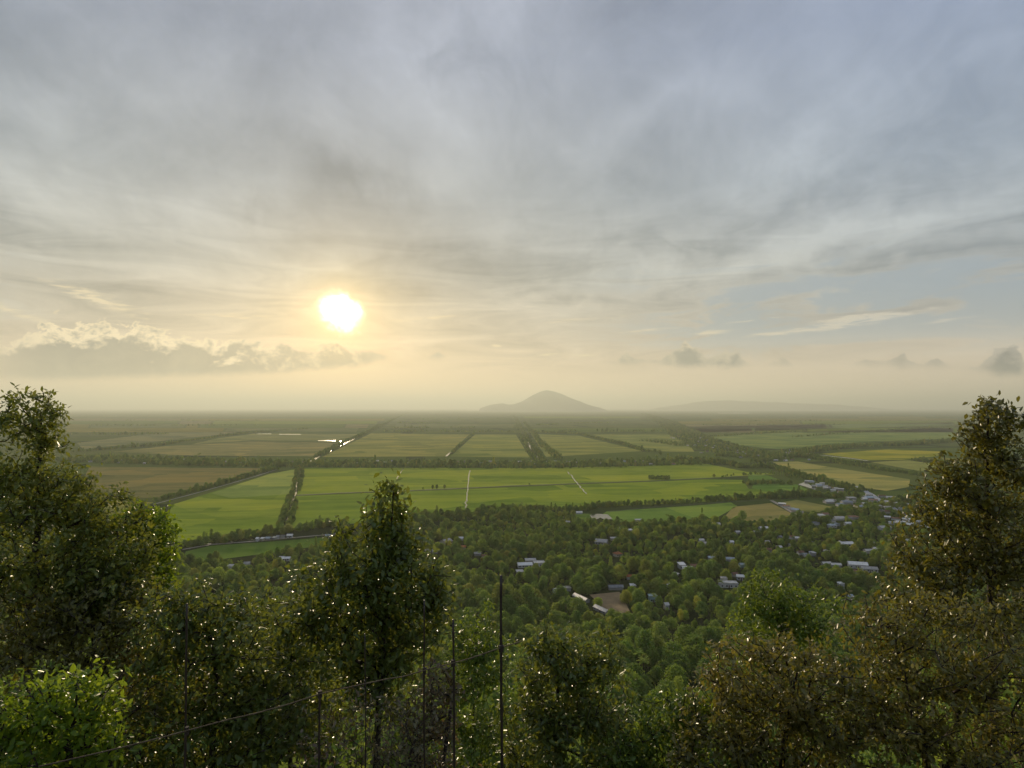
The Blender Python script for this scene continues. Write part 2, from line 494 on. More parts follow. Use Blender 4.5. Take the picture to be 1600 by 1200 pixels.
floor_ = noise(n, pos, .35, 6, .7).ramp([(.3, (.020, .026, .010)), (.6, (.045, .052, .018)), (.8, (.085, .065, .035))])
edge = (rr + (noise(n, pos, .008, 4) - .5) * 160).sstep(700, 1150)
g = mixc(n, edge, floor_, far)
n.links.new(g.s, p.inputs['Base Color']); p.inputs['Roughness'].default_value = 1.0; p.inputs['Specular IOR Level'].default_value = 0.0

m, n, p, out = material('water')
pos, _ = position(n)
p.inputs['Base Color'].default_value = (.045, .045, .030, 1); p.inputs['Roughness'].default_value = .10
p.inputs['IOR'].default_value = 1.33
bn = n.nodes.new('ShaderNodeBump'); bn.inputs['Strength'].default_value = .12; bn.inputs['Distance'].default_value = .2
h_ = noise(n, pos, .8, 3); n.links.new(h_.s, bn.inputs['Height']); n.links.new(bn.outputs[0], p.inputs['Normal'])


def plain(name, c0, c1, rough=.8, scale=1.0, metallic=0.0):
    m, n, p, out = material(name)
    pos, _ = position(n)
    c = noise(n, pos, scale, 6, .65).ramp([(.3, c0), (.7, c1)])
    n.links.new(c.s, p.inputs['Base Color']); p.inputs['Roughness'].default_value = rough
    p.inputs['Metallic'].default_value = metallic
    return m


plain('dirt_road', (.24, .20, .15), (.36, .31, .24), .9, .4)
plain('concrete_road', (.34, .33, .31), (.46, .45, .42), .85, .5)
plain('bare_yard', (.20, .13, .055), (.30, .20, .09), .95, .12)
plain('dyke_grass', (.045, .060, .020), (.085, .090, .035), .95, .2)
plain('hill_rock', (.050, .070, .030), (.095, .095, .055), .95, .004)


def roof_mat(name, c, rough=.38, metallic=0.0):
    """sheet or tile roof with ribs and weather streaks"""
    m, n, p, out = material(name)
    tcn = n.nodes.new('ShaderNodeTexCoord'); o = E(n, tcn.outputs['Object'])
    spn = n.nodes.new('ShaderNodeSeparateXYZ'); n.links.new(o.s, spn.inputs[0])
    x = E(n, spn.outputs[0]); y = E(n, spn.outputs[1])
    pos, _ = position(n)
    w = noise(n, vec(n, x * 1.2, y * .25), 1.0, 5, .7)
    q = obrandom(n)
    k = (w * .8 + (noise(n, pos, .25, 4) - .5) * .6 + (q - .5) * .35).clamp()
    cc = k.ramp([(.15, tuple(v * .55 for v in c)), (.5, c), (.9, tuple(min(.85, v * 1.25) for v in c))])
    n.links.new(cc.s, p.inputs['Base Color']); p.inputs['Roughness'].default_value = rough; p.inputs['Metallic'].default_value = metallic; p.inputs['Specular IOR Level'].default_value = .25
    bn = n.nodes.new('ShaderNodeBump'); bn.inputs['Strength'].default_value = .4; bn.inputs['Distance'].default_value = .05
    s = (x * 22.0).op('SINE'); n.links.new(s.s, bn.inputs['Height']); n.links.new(bn.outputs[0], p.inputs['Normal'])
    return m


ROOFS = {'white': ('roof_white', (.80, .74, .64)), 'silver': ('roof_silver', (.56, .51, .44)), 'blue': ('roof_blue', (.42, .46, .47)),
         'grey': ('roof_grey', (.26, .26, .26)), 'rust': ('roof_rust', (.26, .13, .07)), 'orange': ('roof_orange', (.42, .14, .05)),
         'cyan': ('roof_cyan', (.44, .52, .50))}
for k, (nm, c) in ROOFS.items(): roof_mat(nm, c, .5 if k in ('white', 'silver', 'blue', 'cyan') else .7)
plain('wall_cream', (.30, .27, .21), (.42, .38, .30), .9, .5)
plain('wall_white', (.38, .37, .35), (.54, .53, .50), .9, .5)
plain('wall_teal', (.22, .34, .34), (.30, .42, .42), .9, .5)
plain('wall_grey', (.22, .21, .20), (.34, .33, .31), .9, .5)
plain('door_wood', (.06, .04, .025), (.10, .07, .04), .7, 2)
m, n, p, out = material('window_glass')
p.inputs['Base Color'].default_value = (.02, .025, .03, 1); p.inputs['Roughness'].default_value = .08
m, n, p, out = material('smoke')
n.nodes.remove(p)

# ------------------------------------------------------------------ ground sheet (polar grid, close rings near the camera)
radii = np.concatenate([np.linspace(0, 20, 21), np.geomspace(22, 700, 90), np.geomspace(760, 100000, 26)])
NA = 240
ang = np.linspace(0, 2 * math.pi, NA, endpoint=False)
gx = np.outer(radii[1:], np.sin(ang)); gy = np.outer(radii[1:], np.cos(ang))
gz = hgt(gx, gy)
V = np.concatenate([[[0, 0, float(hgt(0, 0))]], np.stack([gx, gy, gz], -1).reshape(-1, 3)])
F = [(0, 1 + (j + 1) % NA, 1 + j) for j in range(NA)]
for i in range(len(radii) - 2):
    a0, b0 = 1 + i * NA, 1 + (i + 1) * NA
    F += [(a0 + j, a0 + (j + 1) % NA, b0 + (j + 1) % NA, b0 + j) for j in range(NA)]
gm = mesh_np('ground', V, F, MAT['ground'], True)
tag(obj('ground', gm), kind='structure')

# ------------------------------------------------------------------ fields, water, roads
FIELD_POLYS = []      # world polygons where no wood grows


def sheet(name, pts, z, mat, color=None, clear=True):
    c = pts.mean(0)
    me = mesh_np(name, [(q[0] - c[0], q[1] - c[1], 0) for q in pts], [list(range(len(pts)))], MAT[mat])
    o = obj(name, me, None, (c[0], c[1], z))
    if me.polygons[0].normal.z < 0: me.flip_normals()
    if color: o.color = (color[0] * 1.44, color[1] * 1.33, color[2] * 1.65, 1)
    if clear: FIELD_POLYS.append(pts[:, :2])
    tag(o, kind='structure')
    return o


def field(pxs, color, z=.12, name='rice_field', mat='field'):
    return sheet(name, np.array([hit(*q) for q in pxs]), z, mat, color)


def ribbon_pts(pts, w):
    pts = np.array([q[:2] for q in pts], float)
    seg = np.gradient(pts, axis=0)
    seg /= np.linalg.norm(seg, axis=1)[:, None] + 1e-9
    nrm = np.stack([-seg[:, 1], seg[:, 0]], -1)
    w = np.asarray(w, float); w = np.full(len(pts), w) if w.ndim == 0 else w
    return pts + nrm * w[:, None] / 2, pts - nrm * w[:, None] / 2


def densify(pts, step):
    out = []
    for a, b in zip(pts[:-1], pts[1:]):
        k = max(1, int(np.linalg.norm(b[:2] - a[:2]) / step))
        out += [a + (b - a) * i / k for i in range(k)]
    return np.array(out + [pts[-1]])


def strip(name, pxs, w, z, mat, wob=0.0, step=25.0, color=None, seed=0):
    P = densify(np.array([hit(*q) for q in pxs]), step)
    rs = np.random.RandomState(seed)
    if wob: P[1:-1, :2] += rs.normal(0, wob, (len(P) - 2, 2))
    ww = w * (1 + .25 * rs.uniform(-1, 1, len(P)))
    L, Rr = ribbon_pts(P, ww)
    k = len(P)
    zz = np.array([max(float(hgt(q[0], q[1])) + z, z) for q in P])
    V = np.concatenate([np.c_[L, zz], np.c_[Rr, zz]])
    F = [(i, i + k, i + k + 1, i + 1) for i in range(k - 1)]
    me = mesh_np(name, V, F, MAT[mat])
    if me.polygons[0].normal.z < 0: me.flip_normals()
    o = obj(name, me)
    if color: o.color = (*color, 1)
    tag(o, kind='structure')
    return o, P


GREEN, LIME, YEL, OLIVE, BROWN, DEEP, PALE = (.160, .230, .020), (.190, .252, .023), (.24, .25, .024), (.185, .185, .030), (.158, .150, .038), (.100, .165, .020), (.14, .18, .05)
# the broad paddy before the far canal and its neighbours
field([(474, 731), (640, 731), (845, 731), (1000, 728), (1100, 724), (1165, 737), (1212, 741), (1100, 747), (1012, 751), (900, 755), (640, 766), (464, 773)], LIME)
field([(463, 775), (640, 768), (900, 757), (1012, 753), (1100, 749), (1160, 750), (1170, 764), (1260, 768), (1200, 777), (1100, 784), (930, 792), (800, 797), (650, 811), (525, 820), (452, 826)], GREEN)
field([(424, 740), (467, 732), (438, 830), (380, 840), (300, 850), (250, 843), (262, 812), (268, 789)], GREEN, .07)
field([(420, 741), (465, 733), (455, 772), (360, 778), (330, 771)], (.21, .27, .045))
field([(328, 773), (358, 780), (453, 775), (445, 806), (360, 812), (300, 800), (270, 788)], LIME)
field([(268, 790), (300, 802), (358, 814), (444, 808), (437, 828), (380, 838), (300, 848), (255, 842), (262, 815)], GREEN)
field([(290, 862), (330, 853), (430, 846), (505, 840), (520, 850), (440, 862), (330, 876), (286, 878)], DEEP)
field([(140, 729), (300, 731), (432, 732), (395, 741), (320, 761), (255, 777), (175, 780), (120, 770)], BROWN)
field([(110, 781), (170, 783), (240, 785), (215, 800), (110, 810)], OLIVE)
field([(938, 806), (948, 799), (1010, 795), (1100, 789), (1142, 785), (1152, 791), (1120, 809), (1050, 815), (965, 815)], (.135, .22, .03))
field([(898, 802), (925, 803), (918, 815), (905, 818)], DEEP)
field([(1146, 792), (1205, 786), (1248, 808), (1205, 815), (1165, 814), (1130, 810)], (.20, .19, .048))
field([(1214, 786), (1245, 781), (1300, 792), (1280, 800), (1250, 799)], (.195, .20, .045))
field([(1178, 753), (1245, 757), (1278, 771), (1225, 774), (1175, 763)], (.135, .23, .03), .13)
field([(1168, 739), (1200, 743), (1216, 749), (1170, 750)], (.135, .23, .03), .13)
field([(1206, 722), (1246, 721), (1312, 732), (1422, 749), (1420, 761), (1385, 767), (1325, 759), (1257, 744)], (.24, .245, .055))
field([(1283, 709), (1390, 702), (1480, 706), (1470, 712), (1407, 719), (1357, 719)], YEL)
field([(1360, 722), (1420, 719), (1480, 728), (1480, 738), (1437, 736)], (.23, .245, .05))
field([(1470, 715), (1430, 718), (1500, 728), (1520, 718)], OLIVE)
# beyond the far canal
field([(503, 714), (697, 713), (733, 679), (580, 677)], (.195, .21, .042))
field([(704, 713), (828, 715), (806, 679), (742, 679)], (.19, .22, .040))
field([(853, 714), (1004, 705), (905, 681), (830, 678)], (.19, .215, .040))
field([(925, 679), (1045, 679), (1075, 692), (1085, 706), (1015, 705), (965, 689)], (.18, .215, .042))
field([(175, 706), (260, 697), (390, 690), (533, 692), (488, 713), (300, 712)], (.195, .19, .052))
field([(400, 677), (570, 678), (540, 690), (395, 688), (300, 694), (340, 685)], (.175, .19, .05))
field([(1105, 683), (1200, 676), (1490, 668), (1490, 685), (1340, 691), (1215, 702), (1150, 695)], (.145, .205, .042))
field([(1085, 676), (1200, 673), (1490, 664), (1490, 660), (1300, 663), (1070, 667)], (.125, .18, .045))
field([(130, 702), (300, 684), (390, 674), (250, 676), (120, 692)], (.15, .165, .055))
# belts of plots further out, both sides of the canals
rs = np.random.RandomState(4)
ys = [675.5, 668.5, 662.5, 657.5, 653.5, 650.3]
for i in range(5):
    y1, y0 = ys[i], ys[i + 1]
    for (xa, xb) in ((100, 560 + (675 - y1) * 2.4), (600 + (675 - y1) * 2.2, 806 - (675 - y1) * .4), (826 - (675 - y1) * .4, 1046 - (675 - y1) * 2.0), (1085 - (675 - y1) * 2, 1500)):
        k = max(1, int((xb - xa) / rs.uniform(90, 190)))
        cuts = np.sort(np.r_[xa, xb, rs.uniform(xa + 20, xb - 20, k - 1)])
        for a, b in zip(cuts[:-1], cuts[1:]):
            if rs.rand() < .28: continue
            c = [OLIVE, GREEN, PALE, (.19, .19, .06), DEEP][rs.randint(5)]
            f_ = .72
            sh = (y1 - y0) * (.5 if (a + b) / 2 < 800 else -.6)
            field([(a + 2, y1), (b - 2, y1), (b - 2 + sh, y0 + .5), (a + 2 + sh, y0 + .5)], tuple(v * f_ for v in c), .12)

# water: canals, ditches, ponds
strip('canal', [(443, 829), (455, 790), (464, 760), (470, 731), (478, 725)], 4.6, .16, 'water', .6, 25, seed=1)
strip('canal', [(486, 721), (500, 713), (545, 690), (580, 673), (612, 657), (640, 644)], 8, .16, 'water', 1.2, 60, seed=2)
strip('canal', [(845, 723), (836, 710), (828, 698), (816, 675), (809, 660), (802, 650)], 11, .16, 'water', .8, 50, seed=3)
strip('canal', [(697, 713), (712, 700), (738, 678)], 7, .16, 'water', .8, 50, seed=4)
strip('ditch', [(734, 735), (731, 760), (728, 794)], 2.0, .17, 'water', .7, 14, seed=5)
strip('ditch', [(887, 737), (893, 744), (900, 753), (908, 762), (916, 772)], 2.4, .17, 'water', .9, 14, seed=6)
strip('ditch', [(630, 732), (620, 748)], 2.2, .17, 'water', .5, 14, seed=7)
strip('canal', [(1282, 711), (1320, 715), (1356, 720)], 9, .17, 'water', .8, 30, seed=8)
strip('ditch', [(300, 849), (330, 850), (400, 843)], 4, .17, 'water', .6, 14, seed=9)
for k, pxs in enumerate([[(921, 804), (936, 803), (950, 804), (957, 811), (945, 812), (938, 809), (929, 813), (924, 809)],
                         [(531, 689), (545, 688), (543, 690), (530, 690.5)], [(436, 678), (470, 678.3), (470, 679.2), (436, 679)], [(398, 677.4), (424, 677.4), (424, 678.4), (398, 678.4)],
                         [(497, 688), (524, 688.2), (524, 689), (497, 688.8)],
                         [(716, 641.2), (780, 639.9), (900, 639.7), (930, 640.8), (800, 641.6)],
                         [(1120, 645.2), (1170, 645), (1172, 645.8), (1122, 646)],
                         [(1258, 753), (1276, 764), (1273, 765), (1247, 757)]]):
    sheet('pond', np.array([hit(*q) for q in pxs]), .18, 'water')

# roads, tracks and dykes
strip('dyke', [(464, 774), (530, 770), (640, 766.6), (800, 759), (900, 755.6), (1012, 751.6), (1100, 747.4), (1200, 741.5)], 5, .20, 'dyke_grass', .5, 30, seed=11)
strip('road', [(240, 788), (320, 767), (400, 744), (432, 734)], 4, .20, 'dirt_road', .4, 30, seed=12)
strip('road', [(285, 859), (330, 851), (395, 846), (460, 840), (530, 834)], 3.6, .22, 'dirt_road', .3, 15, seed=13)
strip('road', [(1205, 782), (1225, 793), (1250, 808)], 5, .24, 'dirt_road', .2, 15, seed=14)
strip('road', [(1340, 760), (1358, 771), (1385, 788), (1425, 812), (1460, 832)], 9, .24, 'concrete_road', .3, 20, seed=15)
strip('path', [(950, 800), (1012, 793), (1100, 787), (1200, 781), (1262, 777)], 3, .2, 'dyke_grass', .3, 20, seed=16)
strip('path', [(1038, 1022), (1034, 1010), (1026, 1003), (1018, 998)], 4.5, .35, 'dirt_road', .2, 6, seed=17)
strip('path', [(1112, 1020), (1100, 1014), (1088, 1012)], 4.5, .35, 'dirt_road', .2, 6, seed=18)
strip('path', [(996, 947), (975, 934), (968, 928)], 3.5, .35, 'dirt_road', .2, 8, seed=19)
YARD = sheet('yard', np.array([hit(*q) for q in [(921, 933), (968, 929), (984, 955), (978, 961), (945, 960), (935, 945)]]) , 0.0, 'bare_yard')
YARD.location.z = max(float(hgt(*hit(*q)[:2])) for q in [(921, 933), (968, 929), (984, 955), (945, 960)]) + .15

# ------------------------------------------------------------------ far hills
def hill(name, sil, dist, depth, seed):
    """a mountain from its skyline, given real width, depth and relief"""
    rs = np.random.RandomState(seed)
    P = np.array([at(px, py, dist) for px, py in sil])
    nx, ny = 90, 26
    xs = np.linspace(P[0, 0], P[-1, 0], nx)
    top = np.interp(xs, P[:, 0], P[:, 2])
    top = np.maximum(top, 0)
    t = np.linspace(-1, 1, ny)
    V = []
    for j, tj in enumerate(t):
        for i in range(nx):
            base = top[i] * max(0, 1 - abs(tj) ** 1.5)
            rid = 1 + .16 * math.sin(xs[i] * .0042 + tj * 3 + seed) * (1 - abs(tj)) * abs(tj) * 3 + .1 * math.sin(xs[i] * .0095 + tj * 7) * abs(tj)
            V.append((xs[i], dist + tj * depth, base * rid - 2))
    F = [(j * nx + i, j * nx + i + 1, (j + 1) * nx + i + 1, (j + 1) * nx + i) for j in range(ny - 1) for i in range(nx - 1)]
    return tag(obj(name, mesh_np(name, V, F, MAT['hill_rock'], True)), kind='structure')


hill('hill', [(752, 637), (762, 633.5), (772, 631), (785, 630), (794, 632), (803, 631.5), (815, 627), (830, 618), (842, 612.5), (853, 610), (866, 611), (878, 615), (890, 621), (900, 625.5),
              (912, 630), (925, 634), (938, 637)], 27000, 2300, 2)
hill('mountain', [(1030, 637), (1060, 633), (1085, 628.5), (1110, 626), (1140, 625.5), (1165, 627), (1200, 628), (1240, 630), (1300, 632), (1360, 637)], 36000, 3000, 5)

# ------------------------------------------------------------------ trees: generators
def leaf_blades(P, D, N, L, Wd, fold=.10, droop=.10):
    """one folded blade per row: base P, direction D, face normal N, length L, width Wd -> verts, quads"""
    S = np.cross(D, N); S /= np.linalg.norm(S, axis=1)[:, None] + 1e-9
    N = np.cross(S, D)
    L = L[:, None]; Wd = Wd[:, None]
    b = P
    l1 = P + D * L * .36 + S * Wd * .5 + N * Wd * fold
    l2 = P + D * L * .74 + S * Wd * .36 + N * (Wd * fold * .6 - L * droop * .5)
    tp = P + D * L - N * L * droop
    r2 = P + D * L * .74 - S * Wd * .36 + N * (Wd * fold * .6 - L * droop * .5)
    r1 = P + D * L * .36 - S * Wd * .5 + N * Wd * fold
    V = np.stack([b, l1, l2, tp, r2, r1], 1).reshape(-1, 3)
    k = np.arange(len(P))[:, None] * 6
    Fq = np.concatenate([k + np.array([[0, 5, 4, 3]]), k + np.array([[0, 3, 2, 1]])])
    return V, Fq


def unit(a):
    return a / (np.linalg.norm(a, axis=-1, keepdims=True) + 1e-9)


def skeleton(trunk, tips, step, rs, up=.25):
    """joins every twig tip to the nearest wood already grown"""
    nodes = [np.array(q, float) for q in trunk]; par = [-1] + list(range(len(trunk) - 1))
    A = np.zeros((len(trunk) + len(tips) * 14, 3)); cnt = len(trunk); A[:cnt] = trunk
    T0 = np.array(trunk)
    order = np.argsort([np.min(np.linalg.norm(T0 - t, axis=1)) for t in tips])
    ends = np.zeros(len(tips), int); dirs = np.zeros((len(tips), 3))
    for q in order:
        t = tips[q]
        d = np.linalg.norm(A[:cnt] - t, axis=1) + up * np.maximum(A[:cnt, 2] - t[2] + .2, 0) * 2
        j = int(np.argmin(d))
        s = A[j].copy(); k = int(min(12, max(1, round(np.linalg.norm(t - s) / step))))
        last = j
        bow = rs.normal(0, .06, 3) * np.linalg.norm(t - s); bow[2] -= .05 * np.linalg.norm(t - s)
        for i in range(1, k + 1):
            u = i / k
            A[cnt] = s + (t - s) * u + bow * math.sin(u * math.pi) + (rs.normal(0, .012, 3) if i < k else 0)
            par.append(last); last = cnt; cnt += 1
        ends[q] = last; dirs[q] = A[last] - A[par[last]]
    return A[:cnt], np.array(par), ends, unit(dirs)


def wood_mesh(A, par, r_tip, r_max, sides=5, power=.42):
    n = len(A); w = np.zeros(n); has = np.zeros(n, bool); has[par[1:]] = True
    w[~has] = 1
    for i in range(n - 1, 0, -1): w[par[i]] += w[i]
    r = np.minimum(r_tip * w ** power, r_max)
    d = np.zeros((n, 3)); d[1:] = A[1:] - A[par[1:]]; d[0] = A[1] - A[0]
    d = unit(d)
    ref = np.where(np.abs(d[:, 2:3]) > .9, np.array([[1., 0, 0]]), np.array([[0, 0, 1.]]))
    u = unit(np.cross(d, ref)); v = np.cross(d, u)
    a = np.arange(sides) / sides * 2 * math.pi
    V = A[:, None] + r[:, None, None] * (np.cos(a)[None, :, None] * u[:, None] + np.sin(a)[None, :, None] * v[:, None])
    i = np.arange(1, n)[:, None]; p = par[1:][:, None]; k = np.arange(sides)[None]; k2 = (k + 1) % sides
    F = np.stack([p * sides + k, p * sides + k2, i * sides + k2, i * sides + k], -1).reshape(-1, 4)
    return V.reshape(-1, 3), F


def plant(name, label, cat, blobs, dist, tips, per, leaf, width, mat, seed, group=None, foot=None, spread=1.0, wander=.18, r_tip=.006,
          r_max=.2, up=.25, hang=.35, bare=False, depth=1.0, shell=.55):
    """a tree or bush filling lobes seen at (px, py, rx, ry), rooted in the slope below them"""
    rs = np.random.RandomState(seed)
    sc = dist / FPX
    C, Rd = [], []
    for k, b in enumerate(blobs):
        dd = dist + (rs.uniform(-.5, .5) * depth * np.mean(b[2:4]) * sc if k else 0)
        C.append(at(b[0], b[1], dd)); Rd.append((b[2] * sc, .5 * (b[2] + b[3]) * sc * depth, b[3] * sc))
    C, Rd = np.array(C), np.array(Rd)
    vol = Rd.prod(1) ** .75; ch = rs.choice(len(C), tips, p=vol / vol.sum())
    dirn = unit(rs.normal(size=(tips, 3))); rad = rs.uniform(shell ** 3, 1.1, tips) ** (1 / 3)
    far_ = rs.rand(tips) < .18
    rad = np.where(far_, rad * rs.uniform(1.05, 1.45, tips), rad)
    T = C[ch] + Rd[ch] * dirn * rad[:, None] + rs.normal(0, .05, (tips, 3)) * Rd[ch]
    top = C[np.argmin([b[1] - b[3] for b in blobs])]
    low = C.mean(0)
    if foot is None: fx, fy = low[0], low[1]
    else:
        q = at(foot, 1100, dist); fx, fy = q[0], q[1]
    z0 = float(hgt(fx, fy)) - .15
    zt = max(top[2], z0 + 1)
    m_ = max(6, int((zt - z0) / .5))
    u = np.linspace(0, 1, m_)
    wob = np.cumsum(rs.normal(0, .05, (m_, 2)), 0) * u[:, None] * .6
    trunk = np.stack([fx + (top[0] - fx) * u ** 1.5 + wob[:, 0], fy + (top[1] - fy) * u ** 1.5 + wob[:, 1], z0 + (zt - z0) * u], -1)
    A, par, ends, dirs = skeleton(trunk, T, .35 * dist / 11, rs, up)
    base = np.array([fx, fy, z0])
    e = empty(name, base)
    WV, WF = wood_mesh(A, par, r_tip, r_max)
    obj('trunk', mesh_np('trunk', WV - base, WF, MAT['bark'], True), e)
    # leaves along each twig
    g = np.repeat(np.arange(tips), per)
    back = rs.uniform(-.1, 1.0, len(g)) ** 1.0
    sg = leaf * 1.7 * spread
    P = T[g] - dirs[g] * (back * leaf * 3.2)[:, None] + np.clip(rs.normal(0, 1, (len(g), 3)), -1.5, 1.5) * sg * (.30 + .42 * (back[:, None]))
    D = unit(dirs[g] * .55 + rs.normal(0, .8, (len(g), 3)) + np.array([0, 0, -hang]))
    N = unit(rs.normal(0, .46, (len(g), 3)) + np.array([0, 0, 1.0]))
    L = leaf * rs.uniform(.55, 1.25, len(g))
    LV, LF = leaf_blades(P - base, D, N, L, L * width * rs.uniform(.8, 1.2, len(g)))
    obj('crown', mesh_np('crown', LV, LF, MAT[mat]), e)
    tag(e, label, cat, group)
    return e


def crown_proto(h, w, lobes, n, leaf, rs, flat=1.0, base=.22, top_bias=.5, shape='round'):
    """far tree crown: clumps of blades over uneven lobes; unit in metres, foot at the origin"""
    C, Rr = [], []
    for k in range(lobes):
        t = (k + .5) / lobes
        zc = h * (base + (.92 - base) * t)
        if shape == 'round': env = math.sin(math.pi * min(1, .18 + .80 * t)) ** .7
        elif shape == 'cone': env = (1 - t) * .9 + .15
        else: env = .45 + .5 * math.sin(math.pi * t)
        a = k * 2.4 + rs.uniform(-.5, .5)
        rr = w * .5 * env
        lr = w * rs.uniform(.17, .27) * (.75 + .4 * env)
        off = max(0, rr - lr) * rs.uniform(.6, 1.05)
        C.append((math.cos(a) * off, math.sin(a) * off, min(zc, h - lr * .7))); Rr.append(lr)
    C = np.array(C); Rr = np.array(Rr)
    ch = rs.choice(lobes, n, p=Rr ** 2 / (Rr ** 2).sum())
    d = unit(rs.normal(size=(n, 3)) + np.array([0, 0, .25]))
    P = C[ch] + d * (Rr[ch] * rs.uniform(.72, 1.08, n))[:, None] * np.array([1, 1, flat])
    D = unit(rs.normal(0, .7, (n, 3)) + d * .15 + np.array([0, 0, -.2]))
    N = unit(d + rs.normal(0, .28, (n, 3)) + np.array([0, 0, .35]))
    L = leaf * rs.uniform(.6, 1.35, n)
    return leaf_blades(P - D * L[:, None] * .5, D, N, L, L * .62, .15, .2)


def palm_proto(h, rs, fr=17):
    V, F, k0 = [], [], 0
    P, D, N, L = [], [], [], []
    for k in range(fr):
        a = k * 2.399; e = rs.uniform(-.5, 1.1)
        d = np.array([math.cos(a) * math.cos(e), math.sin(a) * math.cos(e), math.sin(e)])
        q = np.array([0, 0, h * .9])
        for s in range(5):
            nd = unit(d + np.array([0, 0, -.16 * s]))
            side = unit(np.cross(nd, [0, 0, 1]))
            for sg in (-1, 1):
                P.append(q); D.append(unit(nd * .8 + side * sg * .75 + np.array([0, 0, -.25]))); N.append(np.array([0, 0, 1.]) + side * sg * .3); L.append(1.1 - .1 * s)
            q = q + nd * .55
    return leaf_blades(np.array(P), np.array(D), unit(np.array(N)), np.array(L), np.full(len(P), .34), .1, .25)


def trunk_simple(h, r, rs):
    pts = np.array([(0, 0, -.3), (rs.normal(0, .1), rs.normal(0, .1), h * .25), (rs.normal(0, .2), rs.normal(0, .2), h * .5), (rs.normal(0, .2), rs.normal(0, .2), h * .8)])
    tips = np.array([(math.cos(a) * h * .22, math.sin(a) * h * .22, h * rs.uniform(.5, .8)) for a in (0, 1.3, 2.5, 3.8, 5)])
    A, par, _, _ = skeleton(list(pts), tips, h * .1, rs)
    return wood_mesh(A, par, r * .25, r, 5, .6)


rp = np.random.RandomState(21)
SPEC = []    # (name, crown mesh, trunk mesh, nominal height)
for nm, mat, args in [
        ('broadleaf_tree', 'crown_dark', dict(h=8.6, w=10.0, lobes=20, n=1900, leaf=.62)),
        ('broadleaf_tree', 'crown_mid', dict(h=7.2, w=9.0, lobes=17, n=1600, leaf=.60)),
        ('broadleaf_tree', 'crown_dark', dict(h=10.5, w=8.4, lobes=20, n=1700, leaf=.62, shape='oval')),
        ('feathery_tree', 'crown_light', dict(h=9.0, w=6.4, lobes=16, n=1600, leaf=.46, shape='oval', base=.12)),
        ('broadleaf_tree', 'crown_light', dict(h=6.2, w=8.0, lobes=15, n=1400, leaf=.56)),
        ('slender_tree', 'crown_mid', dict(h=12.5, w=4.2, lobes=16, n=1000, leaf=.55, shape='oval', base=.18))]:
    v, f = crown_proto(rs=rp, **args)
    tv, tf = trunk_simple(args['h'], .16, rp)
    SPEC.append((nm, mesh_np('crown', v, f, MAT[mat]), mesh_np('trunk', tv, tf, MAT['bark'], True), args['h']))
v, f = palm_proto(11.0, rp)
pts = np.array([(0, 0, -.3), (.15, 0, 3), (.3, .1, 6), (.1, .05, 9.9)])
tv, tf = wood_mesh(pts, np.array([-1, 0, 1, 2]), .16, .2, 6)
SPEC.append(('palm_tree', mesh_np('crown', v, f, MAT['crown_mid']), mesh_np('trunk', tv, tf, MAT['bark'], True), 11.0))
FIRST = {}


def tree_at(k, p, s, rz, label, group):
    nm, cm, tm, h = SPEC[k]
    e = empty(nm, p, rz); e.scale = (s, s, s * random.uniform(.9, 1.1))
    c = obj('crown', cm, e); obj('trunk', tm, e)
    tag(e, label, 'tree', group)
    FIRST.setdefault(k, c)
    return e


def scatter(name, pts, scl, rot, idx, label):
    """a mass of trees too many to set out singly"""
    me = bpy.data.meshes.new(name); n = len(pts)
    me.vertices.add(n); me.vertices.foreach_set('co', np.asarray(pts, np.float32).ravel())
    for nm, tp, arr in (('scl', 'FLOAT', scl), ('rot', 'FLOAT', rot), ('idx', 'INT', idx)):
        a = me.attributes.new(nm, tp, 'POINT'); a.data.foreach_set('value', np.asarray(arr, np.int32 if tp == 'INT' else np.float32))
    o = obj(name, me)
    ng = bpy.data.node_groups.new(name, 'GeometryNodeTree')
    ng.interface.new_socket('Geometry', in_out='INPUT', socket_type='NodeSocketGeometry')
    ng.interface.new_socket('Geometry', in_out='OUTPUT', socket_type='NodeSocketGeometry')
    N, L = ng.nodes, ng.links
    gi = N.new('NodeGroupInput'); go = N.new('NodeGroupOutput'); jn = N.new('GeometryNodeJoinGeometry')
    def attr(nm, tp):
        a = N.new('GeometryNodeInputNamedAttribute'); a.data_type = tp; a.inputs[0].default_value = nm; return a.outputs[0]
    sA, rA, iA = attr('scl', 'FLOAT'), attr('rot', 'FLOAT'), attr('idx', 'INT')
    cr = N.new('ShaderNodeCombineXYZ'); L.new(rA, cr.inputs[2])
    cs = N.new('ShaderNodeCombineXYZ')
    for i in range(3): L.new(sA, cs.inputs[i])
    for k in sorted(set(int(i) for i in idx)):
        cp = N.new('FunctionNodeCompare'); cp.data_type = 'INT'; cp.operation = 'EQUAL'
        L.new(iA, cp.inputs[2]); cp.inputs[3].default_value = k
        oi = N.new('GeometryNodeObjectInfo'); oi.transform_space = 'ORIGINAL'; oi.inputs[0].default_value = FIRST[k]; oi.inputs[1].default_value = True
        ip = N.new('GeometryNodeInstanceOnPoints')
        L.new(gi.outputs[0], ip.inputs['Points']); L.new(cp.outputs[0], ip.inputs['Selection']); L.new(oi.outputs['Geometry'], ip.inputs['Instance'])
        L.new(cr.outputs[0], ip.inputs['Rotation']); L.new(cs.outputs[0], ip.inputs['Scale'])
        L.new(ip.outputs[0], jn.inputs[0])
    L.new(jn.outputs[0], go.inputs[0])
    md = o.modifiers.new('trees', 'NODES'); md.node_group = ng
    tag(o, label, 'trees', None, 'stuff')
    return o


# ------------------------------------------------------------------ houses
CLEARINGS = []     # (x, y, half width, half depth + room in front)


